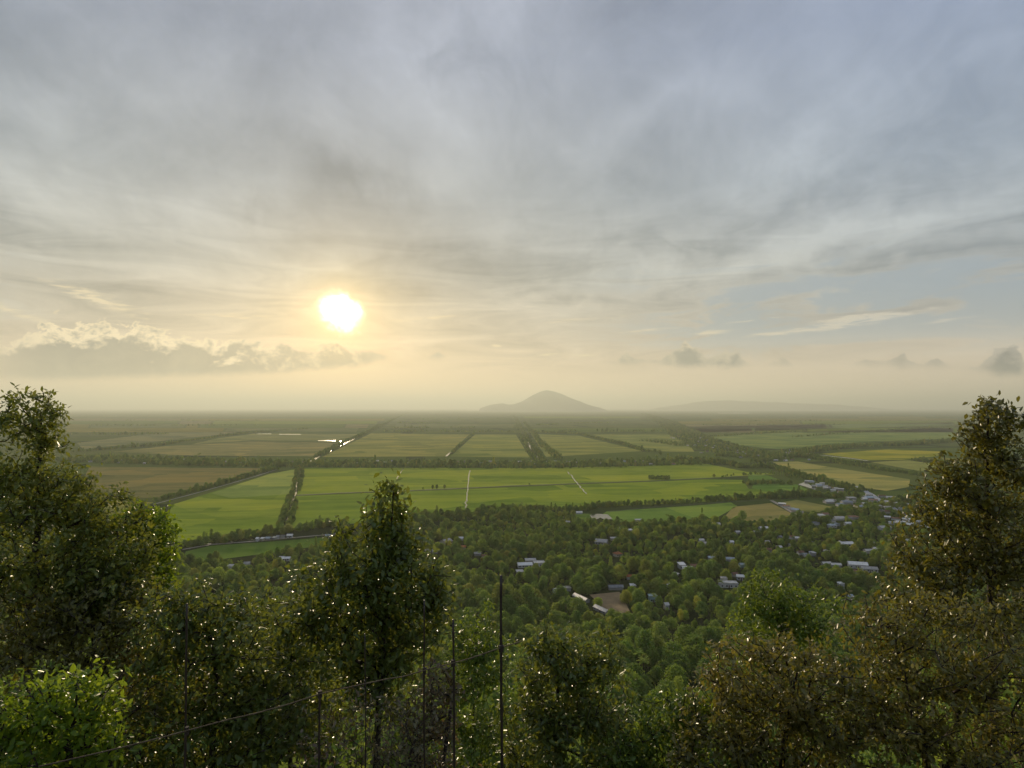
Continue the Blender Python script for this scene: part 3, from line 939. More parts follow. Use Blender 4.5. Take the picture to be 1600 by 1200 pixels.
def house(px, py, w, d, h, roof, label, wall='wall_cream', kind='gable', yaw=None, detail=False, group=None, name='house', clear=1.0):
    b = hit(px, py); h *= .82
    rz = random.uniform(-.5, .5) if yaw is None else yaw
    e = empty(name, (b[0], b[1], float(hgt(b[0], b[1])) - .1), rz)
    rm = MAT[ROOFS[roof][0]]
    wl = MB()
    wl.box(-w / 2, w / 2, -d / 2, d / 2, 0, h)
    rh = {'gable': .16 * d + .6, 'shed': .8, 'flat': 0, 'hip': .16 * d + .5}[kind]
    o_ = .45
    rf = MB(); t = .12
    if kind in ('gable', 'hip'):
        ins = 0 if kind == 'gable' else d * .42
        sl_ = rh / (d / 2); ze = h + .02 - sl_ * o_
        for z in (0, t):
            pass
        E0 = [(-w / 2 - o_, -d / 2 - o_, ze), (w / 2 + o_, -d / 2 - o_, ze), (w / 2 + o_, d / 2 + o_, ze), (-w / 2 - o_, d / 2 + o_, ze),
              (-w / 2 - o_ + ins, 0, h + rh + .02), (w / 2 + o_ - ins, 0, h + rh + .02)]
        E1 = [(x, y, z + t) for x, y, z in E0]
        rf.add(E0 + E1, [(6, 7, 11, 10), (8, 9, 10, 11), (7, 8, 11), (9, 6, 10), (1, 0, 4, 5), (3, 2, 5, 4), (2, 1, 5), (0, 3, 4), (0, 1, 7, 6), (1, 2, 8, 7), (2, 3, 9, 8), (3, 0, 6, 9)]
               if ins else [(6, 7, 11, 10), (8, 9, 10, 11), (1, 0, 4, 5), (3, 2, 5, 4), (0, 1, 7, 6), (2, 3, 9, 8), (1, 5, 11, 7), (5, 2, 8, 11), (3, 4, 10, 9), (4, 0, 6, 10)])
        if kind == 'gable':
            for s in (-1, 1):
                wl.add([(s * w / 2, -d / 2, h), (s * w / 2, d / 2, h), (s * w / 2, 0, h + rh)], [(0, 1, 2)])
    elif kind == 'shed':
        E0 = [(-w / 2 - o_, -d / 2 - o_, h + .03), (w / 2 + o_, -d / 2 - o_, h + .03), (w / 2 + o_, d / 2 + o_, h + rh), (-w / 2 - o_, d / 2 + o_, h + rh)]
        E1 = [(x, y, z + t) for x, y, z in E0]
        rf.add(E0 + E1, [(3, 2, 1, 0), (4, 5, 6, 7), (0, 1, 5, 4), (1, 2, 6, 5), (2, 3, 7, 6), (3, 0, 4, 7)])
        wl.add([(-w / 2, d / 2, h), (w / 2, d / 2, h), (w / 2, d / 2, h + rh), (-w / 2, d / 2, h + rh)], [(0, 1, 2, 3)])
    else:
        rf.box(-w / 2 - .2, w / 2 + .2, -d / 2 - .2, d / 2 + .2, h + .003, h + .16)
        for (x0, x1, y0, y1) in ((-w / 2 - .2, w / 2 + .2, -d / 2 - .2, -d / 2 - .05), (-w / 2 - .2, w / 2 + .2, d / 2 + .05, d / 2 + .2)):
            rf.box(x0, x1, y0, y1, h + .16, h + .75)
    obj('wall', wl.mesh('wall', MAT[wall]), e)
    r_ = obj('roof', rf.mesh('roof', rm), e)
    if detail:
        yf = -d / 2 - .04
        dm = MB().box(-.5, .5, yf, yf + .03, .1, 2.2).mesh('door', MAT['door_wood']); obj('door', dm, e)
        k = max(2, int(w / 3.2))
        for i in range(k):
            x = -w / 2 + w * (i + .5) / k
            if abs(x) < 1.2: continue
            wo_ = obj('window', MB().box(x - .6, x + .6, yf, yf + .03, 1.0, 2.2).mesh('window', MAT['window_glass']), e)
            obj('sill', MB().box(x - .7, x + .7, yf - .06, yf + .02, .9, .98).mesh('sill', MAT['wall_white']), wo_)
            if h > 5:
                obj('window', MB().box(x - .6, x + .6, yf, yf + .03, h - 2.4, h - 1.0).mesh('window', MAT['window_glass']), e)
    tag(e, label, 'house', group)
    CLEARINGS.append((b[0], b[1], w * .5 + 3, clear))
    return e


random.seed(7)


def hp(px, py, wpx, roof, label, kind='gable', wall='wall_cream', ar=.62, hh=3.2, yaw=None, detail=False, group=None, name='house', clear=1.0):
    p_ = hit(px, py); depth = p_[1]
    w = wpx * depth / FPX
    return house(px, py, w, max(4.0, w * ar), hh, roof, label, wall, kind, yaw, detail, group, name, clear)


HOUSES = [
    # px, py, width px, roof, label, kind, wall, aspect, height, yaw, detail
    (820, 886, 22, 'white', 'long white-roofed house in the wood, front of the pale group beside the bare pole top', 'gable', 'wall_white', .5, 3.4, .12, 1),
    (843, 884, 17, 'white', 'bright flat white roof, rightmost of the pale group in the wood', 'flat', 'wall_white', .8, 4.2, .2, 1),
    (829, 879, 16, 'silver', 'grey metal roof at the back of the pale group in the wood', 'shed', 'wall_cream', .6, 3.2, .1, 0),
    (812, 896, 10, 'silver', 'small silver shed just below the pale group in the wood', 'shed', 'wall_grey', .7, 2.6, .2, 0),
    (1065, 888, 9, 'white', 'narrow white upright roof beside the two joined houses in the dark wood', 'shed', 'wall_white', 1.2, 5.0, .1, 1),
    (1074, 892, 15, 'white', 'white house with a dark second roof, middle of the dark wood', 'gable', 'wall_white', .7, 3.4, -.1, 1),
    (1084, 888, 10, 'rust', 'rust-roofed house joined to the white one in the dark wood', 'gable', 'wall_grey', .8, 3.4, 0, 0),
    (1056, 900, 8, 'silver', 'thin silver shed left below the joined houses in the wood', 'shed', 'wall_grey', .5, 2.5, .9, 0),
    (869, 926, 9, 'white', 'small white roof left of the long sheds by the brown yard', 'gable', 'wall_white', .7, 3.0, .3, 0),
    (885, 923, 13, 'silver', 'flat blue-grey roof above the long shed near the brown yard', 'flat', 'wall_grey', .6, 3.2, .1, 0),
    (908, 938, 32, 'silver', 'long narrow grey shed slanting down to the brown yard', 'gable', 'wall_grey', .28, 2.8, -1.05, 1),
    (940, 956, 30, 'silver', 'long grey-green shed along the left edge of the brown yard', 'gable', 'wall_grey', .28, 2.8, -1.05, 1),
    (986, 905, 13, 'orange', 'pale orange-edged roof above the brown yard', 'gable', 'wall_white', .6, 3.2, -.2, 0),
    (962, 921, 22, 'grey', 'low grey roof directly behind the brown yard', 'gable', 'wall_grey', .4, 3.0, .05, 0),
    (989, 919, 8, 'white', 'tiny white roof right of the low grey roof behind the yard', 'shed', 'wall_white', .8, 3.0, .1, 0),
    (1046, 918, 7, 'white', 'tiny white roof alone in trees far right of the yard', 'shed', 'wall_white', .8, 3.0, .1, 0),
    (1020, 940, 12, 'cyan', 'teal two-storey house right of the brown yard', 'flat', 'wall_teal', .7, 5.6, .1, 1),
    (1041, 952, 6, 'white', 'slim white gable end right of the teal house', 'gable', 'wall_white', 1.2, 4.6, .2, 1),
    (1138, 917, 27, 'white', 'large white house with stepped roofs at the wood edge by the green bush', 'flat', 'wall_white', .45, 4.6, -.12, 1),
    (1131, 911, 9, 'silver', 'square silver annex on the left of the large white house', 'flat', 'wall_white', .9, 5.4, -.1, 0),
    (1158, 906, 13, 'white', 'white roof with a blue gutter above the large white house', 'gable', 'wall_white', .6, 4.0, -.3, 1),
    (1148, 901, 8, 'rust', 'little rust roof behind the large white house', 'gable', 'wall_cream', .7, 3.4, .2, 0),
    (1052, 1022, 8, 'white', 'tall thin white shrine-like house low on the slope by the track', 'hip', 'wall_white', 1.0, 5.4, .2, 1),
    (965, 869, 11, 'orange', 'orange-red tiled roof alone in the middle of the wood', 'hip', 'wall_cream', .9, 3.6, .4, 1),
    (723, 858, 8, 'orange', 'small orange roof right of the central tree', 'gable', 'wall_cream', .8, 3.2, .2, 0),
    (933, 875, 8, 'silver', 'small silver roof left of the orange tiled one', 'gable', 'wall_white', .7, 3.2, -.3, 0),
    (940, 850, 18, 'silver', 'wide grey metal barn among trees below the white pond', 'gable', 'wall_grey', .8, 4.0, -.35, 1),
    (959, 844, 10, 'silver', 'thin silver roof just right of the grey barn', 'shed', 'wall_cream', .5, 3.0, .1, 0),
    (662, 850, 9, 'blue', 'pale blue roof nearest the right flank of the central tree', 'gable', 'wall_white', .8, 3.4, .2, 1),
    (697, 850, 15, 'silver', 'grey gabled hall with a white ridge right of the central tree', 'gable', 'wall_cream', .9, 4.2, .9, 1),
    (720, 844, 7, 'white', 'small white roof right of the gabled hall', 'gable', 'wall_white', .8, 3.2, 0, 0),
    (678, 864, 12, 'blue', 'low blue-grey roof below the gabled hall', 'gable', 'wall_grey', .6, 3.0, .15, 0),
    (667, 863, 6, 'silver', 'tiny silver roof beside the low blue-grey one', 'shed', 'wall_grey', .8, 2.8, .1, 0),
    (746, 868, 10, 'silver', 'silver roof in the trees well right of the gabled hall', 'gable', 'wall_grey', .5, 3.0, .2, 0),
    (756, 872, 6, 'rust', 'small brown roof right below that silver one in the trees', 'gable', 'wall_grey', .8, 3.0, .2, 0),
    (887, 818, 6, 'silver', 'small silver roof left below the white pond', 'gable', 'wall_cream', .8, 3.0, .1, 0),
    (905, 803, 9, 'white', 'white roof at the field corner left of the white pond', 'gable', 'wall_white', .6, 3.0, .05, 0),
    (950, 828, 7, 'silver', 'first of three small roofs in a row under the green field', 'gable', 'wall_cream', .8, 3.0, .2, 0),
    (972, 829, 8, 'white', 'second of three small roofs in a row under the green field', 'gable', 'wall_cream', .8, 3.0, .2, 0),
    (984, 831, 7, 'white', 'third of three small roofs in a row under the green field', 'shed', 'wall_cream', .8, 3.0, .2, 0),
    (998, 815, 11, 'white', 'long thin white roof at the lower edge of the green field', 'shed', 'wall_cream', .35, 3.0, .05, 0),
    (1119, 822, 11, 'white', 'white house with dark openings right of the green field', 'gable', 'wall_white', .6, 3.6, .1, 1),
    (1096, 847, 7, 'white', 'upper of two small white roofs in the right wood', 'gable', 'wall_white', .8, 3.2, .1, 0),
    (1104, 852, 7, 'silver', 'lower of two small white roofs in the right wood', 'gable', 'wall_white', .8, 3.2, -.2, 0),
    (1143, 850, 5, 'white', 'single white roof right of the pair in the right wood', 'gable', 'wall_white', 1, 3.2, .1, 0),
    (1112, 875, 10, 'blue', 'blue-grey roof in the wood above the large white house', 'gable', 'wall_grey', .7, 3.2, -.1, 0),
    (1141, 877, 12, 'blue', 'wider blue-grey roof beside the other above the large white house', 'gable', 'wall_grey', .7, 3.2, -.2, 0),
    (1160, 886, 9, 'cyan', 'greenish roof right above the large white house', 'gable', 'wall_teal', .8, 3.2, .1, 0),
    (1152, 834, 7, 'silver', 'small silver roof in trees below the brown plot', 'gable', 'wall_grey', .8, 3.0, .3, 0),
    (1193, 828, 13, 'white', 'white-roofed house with two ridges below the brown plot', 'gable', 'wall_white', .6, 3.4, .2, 1),
    (1182, 834, 9, 'silver', 'low silver roof left below the two-ridged white house', 'gable', 'wall_grey', .7, 3.0, .1, 0),
    (1340, 887, 26, 'white', 'largest white roof, a big hall right of the wood', 'gable', 'wall_white', .5, 4.6, -.28, 1),
    (1358, 893, 22, 'silver', 'long silver annex on the right end of the big white hall', 'gable', 'wall_white', .45, 3.8, -.2, 1),
    (1334, 896, 13, 'rust', 'rust roof tucked under the big white hall', 'gable', 'wall_grey', .6, 3.0, -.5, 0),
    (1291, 884, 13, 'silver', 'left one of two silver roofs left of the big white hall', 'gable', 'wall_grey', .5, 3.2, .1, 0),
    (1306, 886, 14, 'silver', 'right one of two silver roofs left of the big white hall', 'gable', 'wall_grey', .5, 3.2, -.15, 0),
    (1254, 887, 8, 'blue', 'small pale blue roof at the far left of the hall row', 'gable', 'wall_white', .8, 3.2, .1, 0),
    (1264, 893, 9, 'silver', 'little silver roof below the pale blue one', 'gable', 'wall_grey', .7, 3.0, -.4, 0),
    (1322, 853, 20, 'white', 'white L-shaped roof up in the right wood', 'gable', 'wall_white', .5, 3.6, .12, 1),
    (1313, 851, 8, 'grey', 'short grey wing on the left of the L-shaped roof', 'gable', 'wall_white', .8, 3.2, 1.2, 0),
    (1358, 864, 15, 'silver', 'silver roof with a lean-to between the hall and the right tree', 'gable', 'wall_white', .5, 3.4, .1, 0),
    (1372, 861, 14, 'white', 'white roof half behind the right tall tree', 'gable', 'wall_white', .5, 3.4, -.1, 0),
    (1348, 869, 9, 'blue', 'blue roof below the silver one with a lean-to', 'gable', 'wall_white', .7, 3.2, -.5, 0),
    (1362, 851, 7, 'white', 'tiny white roof above the white roof by the right tree', 'gable', 'wall_white', .8, 3.2, -.5, 0),
    (1421, 848, 13, 'silver', 'silver roof seen at the edge of the right tall tree', 'gable', 'wall_grey', .6, 3.2, -.4, 0),
    (1314, 921, 7, 'white', 'slim white two-storey house in front of the right bushes', 'flat', 'wall_white', .9, 6.2, .1, 1),
    (1328, 936, 7, 'cyan', 'tiny pale roof just over the right bushes', 'gable', 'wall_white', .8, 3.0, .1, 0),
    (1382, 828, 16, 'white', 'white shop house at the lower end of the town street', 'gable', 'wall_white', .6, 4.4, .05, 1),
    (1412, 820, 22, 'white', 'bright white hall by the street beside the right tree', 'gable', 'wall_white', .5, 4.0, -.15, 1),
    (1378, 804, 6, 'grey', 'narrow cream tower house at the bend of the town street', 'flat', 'wall_cream', .8, 8.0, .1, 1),
    (1300, 824, 11, 'blue', 'blue roofed house below the silver sheds of the town edge', 'hip', 'wall_white', .8, 4.0, .2, 1),
    (453, 840, 8, 'white', 'white house at the right end of the roadside row', 'gable', 'wall_white', .8, 3.6, .1, 1),
    (513, 841, 8, 'blue', 'pale blue-white house touching the central tree on its left', 'gable', 'wall_white', .9, 4.0, .1, 1),
    (447, 876, 12, 'white', 'white roof, largest of the three below the dark green strip', 'gable', 'wall_white', .5, 3.2, .15, 1),
    (458, 880, 7, 'white', 'small white roof, rightmost of the three below the dark green strip', 'gable', 'wall_white', .8, 3.2, -.2, 0),
    (440, 875, 7, 'silver', 'grey roof, leftmost of the three below the dark green strip', 'shed', 'wall_grey', .6, 3.0, .2, 0),
    (386, 884, 8, 'silver', 'silver roof in the left wood far left of the three', 'gable', 'wall_white', .7, 3.2, .2, 0),
    (361, 888, 9, 'silver', 'bluish roof over the glossy bush in the left wood', 'gable', 'wall_white', .7, 3.2, -.1, 0),
    (378, 938, 11, 'blue', 'pale blue roof peeping out above the glossy bush', 'gable', 'wall_white', .7, 3.2, -.3, 0),
]
for (px, py, wpx, rf_, lb, kd, wl_, ar, hh, yw, dt_) in HOUSES:
    hp(px, py, wpx, rf_, lb, kd, wl_, ar, hh, yw, bool(dt_))

# rows and clusters of houses nothing in the photograph tells apart
rh_ = np.random.RandomState(11)
RC = ['white', 'white', 'silver', 'silver', 'white', 'grey', 'rust', 'rust', 'blue']


def cluster(pts, wr, label, group, yaw=None, clear=.6):
    for (px, py) in pts:
        hp(px, py, rh_.uniform(*wr), RC[rh_.randint(len(RC))], label, ['gable', 'gable', 'shed', 'flat'][rh_.randint(4)],
           ['wall_white', 'wall_cream', 'wall_grey'][rh_.randint(3)], rh_.uniform(.45, .8), rh_.uniform(2.8, 4.2), None if yaw is None else yaw + rh_.normal(0, .1), False, group, clear=clear)


cluster([(404 + 7.5 * i + rh_.uniform(-2, 2), 845.5 - i * .9) for i in range(6)], (4, 7), 'small pale house in the row along the road by the dark green strip', 'roadside row of houses')
cluster([(x + rh_.uniform(-6, 6), 725 + rh_.uniform(-4, 1.5)) for x in np.linspace(560, 1050, 34)], (3.0, 6.0), 'tiny pale-roofed house in the tree belt along the middle canal', 'houses along the middle canal', 0.0, .8)
cluster([(x + rh_.uniform(-9, 9), 722 + rh_.uniform(-4, 3)) for x in np.linspace(140, 470, 24)], (2.5, 5.0), 'tiny pale-roofed house in the left part of the canal tree belt', 'houses in the left tree belt', 0.0, .8)
cluster([(1060 + 55 * t + rh_.uniform(-28, 28), 676 + 28 * t + rh_.uniform(-4, 7)) for t in np.linspace(0, 1, 26)], (2.5, 5.0), 'tiny house in the distant village around the road crossing', 'distant village houses', None, .8)
cluster([(1190 + rh_.uniform(-50, 75), 711 + rh_.uniform(-9, 12)) for _ in range(26)], (3, 7), 'small house in the village at the right end of the broad paddy', 'houses of the right village', None, .8)
cluster([(1262 + 52 * t + rh_.uniform(-4, 4), 755 + 15 * t + rh_.uniform(-4, 3)) for t in np.linspace(0, 1, 16)], (5, 9), 'small grey-roofed house in the row along the slanting tree line', 'row of houses by the slanting tree line', -.5, .7)
cluster([(1362 + 15 * (i % 4) + 1.5 * i + rh_.uniform(-4, 4), 775 + 2.2 * i) for i in range(24)], (7, 13), 'town house crowded along the straight street by the right tree', 'houses along the town street', -.45, 1.6)
cluster([(1312 + rh_.uniform(-18, 50), 782 + rh_.uniform(-5, 12)) for i in range(14)], (7, 15), 'low metal-roofed shed in the spread of roofs left of the town street', 'sheds left of the town street', .1, 1.6)
cluster([(1270 + 24 * i / 4 + rh_.uniform(-3, 8), 806 + rh_.uniform(0, 17)) for i in range(11)], (8, 15), 'grey-roofed house at the wood edge under the small brown plot', 'houses under the brown plot', .1, 1.4)
cluster([(1222 + 7 * i, 790 + 3.2 * i) for i in range(5)], (7, 11), 'low pale roof beside the straight track through the brown plots', 'roofs beside the track', -.6, .5)
cluster([(1200 + rh_.uniform(-6, 110), 842 + rh_.uniform(0, 32)) for i in range(14)], (5, 9), 'small pale roof scattered in the right-hand wood', 'roofs scattered in the right wood', None, .8)

# ------------------------------------------------------------------ where foreground foliage covers the view (used to choose which trees are worth setting out singly)
FG = []

PLANTS = [
    ('tall_tree', 'tall dark thin-leaved tree rising at the left edge against the sky', 'tree',
     [(48, 645, 46, 42), (12, 700, 60, 60), (88, 690, 18, 18), (40, 765, 75, 50), (105, 765, 52, 42), (60, 840, 110, 66), (165, 805, 60, 36), (165, 870, 75, 60), (90, 920, 120, 60), (190, 930, 70, 50)], 11.5, 1250, 16, .105, .45, 'leaf_deep', 1, dict(foot=40, r_max=.13)),
    ('leafy_tree', 'yellow-green branch tips of a tree leaning out beside the left tall tree', 'tree',
     [(235, 820, 42, 38), (258, 862, 26, 40), (205, 850, 45, 55), (225, 910, 45, 40)], 14.0, 320, 17, .12, .5, 'leaf_bright', 2, dict(foot=160, r_max=.09)),
    ('dense_bush', 'dense brown-olive thicket below the left tall tree', 'bush',
     [(50, 970, 90, 60), (150, 975, 110, 70), (230, 985, 60, 60), (90, 1060, 130, 80), (240, 1080, 110, 90)], 10.6, 700, 15, .10, .45, 'leaf_olive', 3, dict(r_max=.08)),
    ('glossy_bush', 'bush of glossy glinting leaves left of the central tree', 'bush',
     [(255, 975, 50, 60), (325, 955, 55, 50), (385, 985, 55, 60), (330, 1050, 110, 70), (300, 1140, 120, 70), (420, 1120, 70, 70)], 10.0, 640, 15, .125, .45, 'leaf_deep', 4, dict(r_max=.07)),
    ('lime_bush', 'bright lime-green bush in the bottom left corner', 'bush',
     [(35, 1105, 50, 40), (115, 1095, 60, 42), (60, 1160, 110, 55), (165, 1140, 24, 34)], 6.5, 330, 15, .085, .5, 'leaf_bright', 5, dict(r_max=.04, hang=.1)),
    ('broadleaf_tree', 'conical dark broadleaf tree standing in the middle of the foreground', 'tree',
     [(606, 768, 26, 26), (600, 806, 46, 34), (580, 852, 60, 44), (628, 850, 34, 34), (615, 900, 76, 50), (548, 925, 60, 50), (645, 955, 58, 56), (585, 1000, 88, 58), (600, 1070, 60, 50), (484, 930, 42, 46), (470, 975, 36, 30), (692, 930, 22, 38), (530, 838, 20, 16), (520, 880, 24, 18), (672, 892, 24, 18), (652, 826, 14, 14)], 11.0, 800, 13, .135, .50, 'leaf_deep', 6, dict(foot=585, r_max=.12, hang=.55)),
    ('glossy_bush', 'dark glossy bush filling the gap left of the central tree trunk', 'bush',
     [(440, 985, 60, 55), (480, 1040, 60, 60), (430, 1080, 80, 70), (500, 1120, 50, 50)], 13.0, 420, 15, .14, .45, 'leaf_deep', 7, dict(r_max=.07)),
    ('twiggy_shrub', 'dry brown twiggy shrub with few leaves at the foot of the central tree', 'shrub',
     [(575, 1140, 95, 55), (650, 1130, 60, 60), (520, 1175, 70, 40), (640, 1190, 80, 40)], 8.0, 520, 3, .07, .45, 'leaf_dry', 8, dict(r_max=.03, r_tip=.0022)),
    ('glossy_bush', 'small pale glinting bush between the fence poles right of the central tree', 'bush',
     [(655, 1120, 30, 40), (690, 1080, 30, 50), (675, 1175, 45, 40)], 9.0, 150, 15, .075, .45, 'leaf_dry', 9, dict(r_max=.03)),
    ('leafy_tree', 'soft yellow-green tree behind the fence poles', 'tree',
     [(740, 990, 42, 42), (765, 1030, 40, 40), (720, 1050, 45, 45), (750, 1100, 60, 60), (735, 1165, 60, 50)], 21.0, 420, 17, .16, .5, 'leaf_green', 10, dict(r_max=.09)),
    ('glossy_tree', 'small round-topped tree of glinting leaves right of the tallest fence pole', 'tree',
     [(868, 1003, 32, 32), (838, 1035, 32, 36), (905, 1030, 45, 36), (948, 1010, 26, 26), (865, 1085, 66, 55), (935, 1085, 50, 55), (830, 1150, 55, 60), (910, 1165, 80, 55)], 12.0, 600, 15, .125, .45, 'leaf_deep', 11, dict(foot=872, r_max=.08)),
    ('leafy_bush', 'greenish bush at the bottom between the round-topped tree and the right thicket', 'bush',
     [(1040, 1130, 50, 40), (1085, 1110, 40, 34), (1050, 1180, 70, 45), (990, 1180, 40, 40)], 11.0, 320, 16, .10, .5, 'leaf_green', 12, dict(r_max=.06)),
    ('green_tree', 'fresh green round tree top at the left edge of the right thicket', 'tree',
     [(1203, 925, 36, 34), (1235, 955, 40, 40), (1180, 970, 34, 36), (1285, 955, 40, 36), (1220, 1010, 80, 50)], 24.0, 520, 16, .17, .5, 'leaf_green', 13, dict(r_max=.1)),
    ('brown_bush', 'wide brown-leaved bush with many white glints, lower right middle', 'bush',
     [(1160, 1045, 60, 50), (1240, 1050, 80, 60), (1130, 1120, 60, 60), (1220, 1140, 110, 70), (1310, 1100, 80, 70), (1120, 1185, 70, 40)], 10.0, 720, 15, .10, .45, 'leaf_olive', 14, dict(r_max=.05)),
    ('tall_tree', 'tall brown-green tree rising at the right edge against the sky', 'tree',
     [(1556, 655, 36, 36), (1520, 690, 32, 28), (1590, 700, 40, 50), (1545, 750, 60, 50), (1475, 745, 30, 26), (1455, 785, 34, 30), (1540, 830, 85, 62), (1440, 850, 50, 46), (1555, 920, 100, 75), (1440, 915, 65, 50)], 11.0, 900, 16, .105, .5, 'leaf_olive', 15, dict(foot=1550, r_max=.13)),
    ('brown_bush', 'dense dark brown thicket filling the bottom right corner', 'bush',
     [(1390, 985, 70, 55), (1480, 1000, 100, 70), (1570, 1040, 80, 90), (1400, 1080, 100, 80), (1500, 1120, 120, 80), (1390, 1170, 100, 50), (1580, 1170, 60, 50)], 9.0, 820, 17, .085, .45, 'leaf_olive', 16, dict(r_max=.05)),
]
for (nm, lb, ct, blobs, dist, tips, per, lf, wd, mt, sd, kw) in PLANTS:
    FG += blobs
    plant(nm, lb, ct, blobs, dist, tips, per, lf, wd, mt, sd, **kw)

# ------------------------------------------------------------------ bamboo fence on the edge of the lookout
fe_base = np.array([0., 3.8, float(hgt(0, 3.8))])
fence = empty('bamboo_fence', fe_base)
RAILZ = 1.65
RAIL_PX = [(60, 1198), (190, 1168), (300, 1140), (400, 1113), (500, 1085), (570, 1068), (663, 1048), (708, 1036), (783, 1013), (815, 1002)]
rail = np.array([at(px, py, RAILZ / ((py - 637) / FPX)) for px, py in RAIL_PX])


def tube(pts, r, sides=6, nodes=False):
    pts = np.array(pts); k = len(pts)
    r = np.full(k, r) if np.ndim(r) == 0 else np.array(r)
    A = pts; par = np.arange(-1, k - 1)
    d = np.gradient(A, axis=0); d = unit(d)
    ref = np.where(np.abs(d[:, 2:3]) > .9, np.array([[1., 0, 0]]), np.array([[0, 0, 1.]]))
    u = unit(np.cross(d, ref)); v = np.cross(d, u)
    a = np.arange(sides) / sides * 2 * math.pi
    V = (A[:, None] + r[:, None, None] * (np.cos(a)[None, :, None] * u[:, None] + np.sin(a)[None, :, None] * v[:, None])).reshape(-1, 3)
    F = [(i * sides + j, i * sides + (j + 1) % sides, (i + 1) * sides + (j + 1) % sides, (i + 1) * sides + j) for i in range(k - 1) for j in range(sides)]
    F += [tuple(range(sides))[::-1], tuple((k - 1) * sides + j for j in range(sides))]
    return V, F


rr_ = densify(rail, .12); rr_[1:-1] += np.random.RandomState(3).normal(0, .003, (len(rr_) - 2, 3))
V, F = tube(rr_ - fe_base, np.linspace(.0032, .0038, len(rr_)))
obj('rail', mesh_np('rail', V, F, MAT['rail_cane'], True), fence)
rf_s = np.random.RandomState(8)
for (px, tpy, r) in ((783, 899, .0105), (708, 968, .008), (663, 938, .006), (570, 990, .004), (500, 1079, .0065), (292, 943, .0055)):
    yr_ = np.interp(px, [q[0] for q in RAIL_PX], [q[1] for q in RAIL_PX])
    dep = RAILZ / ((yr_ - 637) / FPX) + .03
    tp = at(px, tpy, dep); x_low = px + rf_s.uniform(-4, 4)
    bt = at(x_low, 1200, dep); bt[2] = float(hgt(bt[0], bt[1])) - .2
    k = 26; u = np.linspace(0, 1, k)[:, None]
    P = bt + (tp - bt) * u + np.c_[np.cumsum(rf_s.normal(0, .004, k)), np.cumsum(rf_s.normal(0, .003, k)), np.zeros(k)] * (1 - u)
    rad = r * (1.15 - .3 * u[:, 0]) * np.where(np.arange(k) % 4 == 0, 1.22, 1.0)
    V, F = tube(P - fe_base, rad)
    obj('post', mesh_np('post', V, F, MAT['bamboo'], True), fence)
    # lashing where the rail is tied
    q = at(px, yr_, dep - .015) - fe_base
    V, F = tube([q + np.array([0, 0, -.02]), q + np.array([0, 0, .02])], r * 1.9)
    obj('lashing', mesh_np('lashing', V, F, MAT['bark']), fence)
tag(fence, 'thin bamboo poles with one slanting cane rail crossing the foreground', 'fence')

# ------------------------------------------------------------------ woods
CL = np.array([(c[0], c[1], c[2], c[3]) for c in CLEARINGS])


def inside(poly, X, Y):
    r = np.zeros(len(X), bool); n_ = len(poly); j = n_ - 1
    for i in range(n_):
        xi, yi = poly[i]; xj, yj = poly[j]
        c = ((yi > Y) != (yj > Y)) & (X < (xj - xi) * (Y - yi) / (yj - yi + 1e-12) + xi)
        r ^= c; j = i
    return r


def keep(P, front=10.0):
    """drops trees standing on plots, roads, houses or right in front of a house"""
    ok = np.ones(len(P), bool)
    for poly in FIELD_POLYS: ok &= ~inside(poly, P[:, 0], P[:, 1])
    for cx, cy_, w, cl in CL:
        f = unit(np.array([cx, cy_]))
        rx, ry = P[:, 0] - cx, P[:, 1] - cy_
        al = rx * f[0] + ry * f[1]; ac = np.abs(-rx * f[1] + ry * f[0])
        ok &= ~((ac < w + .5) & (al < w * .9 + 1) & (al > -(w + front * cl)))
    return ok


rw = np.random.RandomState(31)
# the wood at the foot of the hill: jittered grid over its ground
g_ = 7.8
gx_, gy_ = np.meshgrid(np.arange(-760, 900, g_), np.arange(26, 1060, g_))
P = np.stack([gx_.ravel(), gy_.ravel()], -1) + rw.uniform(-.46, .46, (gx_.size, 2)) * g_
P = np.c_[P, hgt(P[:, 0], P[:, 1])]
qx, qy, qf = proj(P)
# upper edge of the wood across the photograph
edge_x = [-300, 200, 285, 290, 420, 520, 640, 730, 800, 900, 940, 1060, 1130, 1200, 1260, 1300, 1360, 1420, 1500, 1900]
edge_y = [840, 842, 862, 884, 868, 850, 815, 808, 801, 803, 818, 818, 815, 818, 812, 800, 786, 776, 772, 770]
P = P[(qy > np.interp(qx, edge_x, edge_y)) & (qx > -160) & (qx < 1760)]
P = P[keep(P)]
rr = np.hypot(P[:, 0], P[:, 1])
gapn = np.sin(P[:, 0] * .035 + 1.3) * np.sin(P[:, 1] * .029) + .5 * np.sin(P[:, 0] * .09) * np.cos(P[:, 1] * .083 + 1)
P = P[(rr > 40) & (gapn < .80 + rw.uniform(-.2, .5, len(P)))]
rr = np.hypot(P[:, 0], P[:, 1])
n_ = len(P)
zone = np.sin(P[:, 0] * .021) + np.sin(P[:, 1] * .017 + P[:, 0] * .008)
near_w = np.clip(1 - (rr - 150) / 350, 0, 1)
u = rw.rand(n_)
idx = np.select([u < .30 - .05 * zone, u < .60, u < .70, u < .70 + .08 * near_w + .03, u < .90, u < .925], [0, 1, 2, 3, 4, 5], 6)
idx = np.where((idx == 6) & (rr < 260), 1, idx)
scl = (.50 + .95 * rw.rand(n_) ** 1.3 + .25 * (rw.rand(n_) < .06)) * np.where(rr > 600, .85, 1.0)
scl = np.where(idx == 5, scl * .85, scl) * (1 + .28 * np.sin(P[:, 0] * .024 + 2) * np.sin(P[:, 1] * .031 + P[:, 0] * .011))
rot = rw.uniform(0, 6.28, n_)
sx, sy, sf = proj(P + np.c_[np.zeros((n_, 2)), 5.0 * scl])
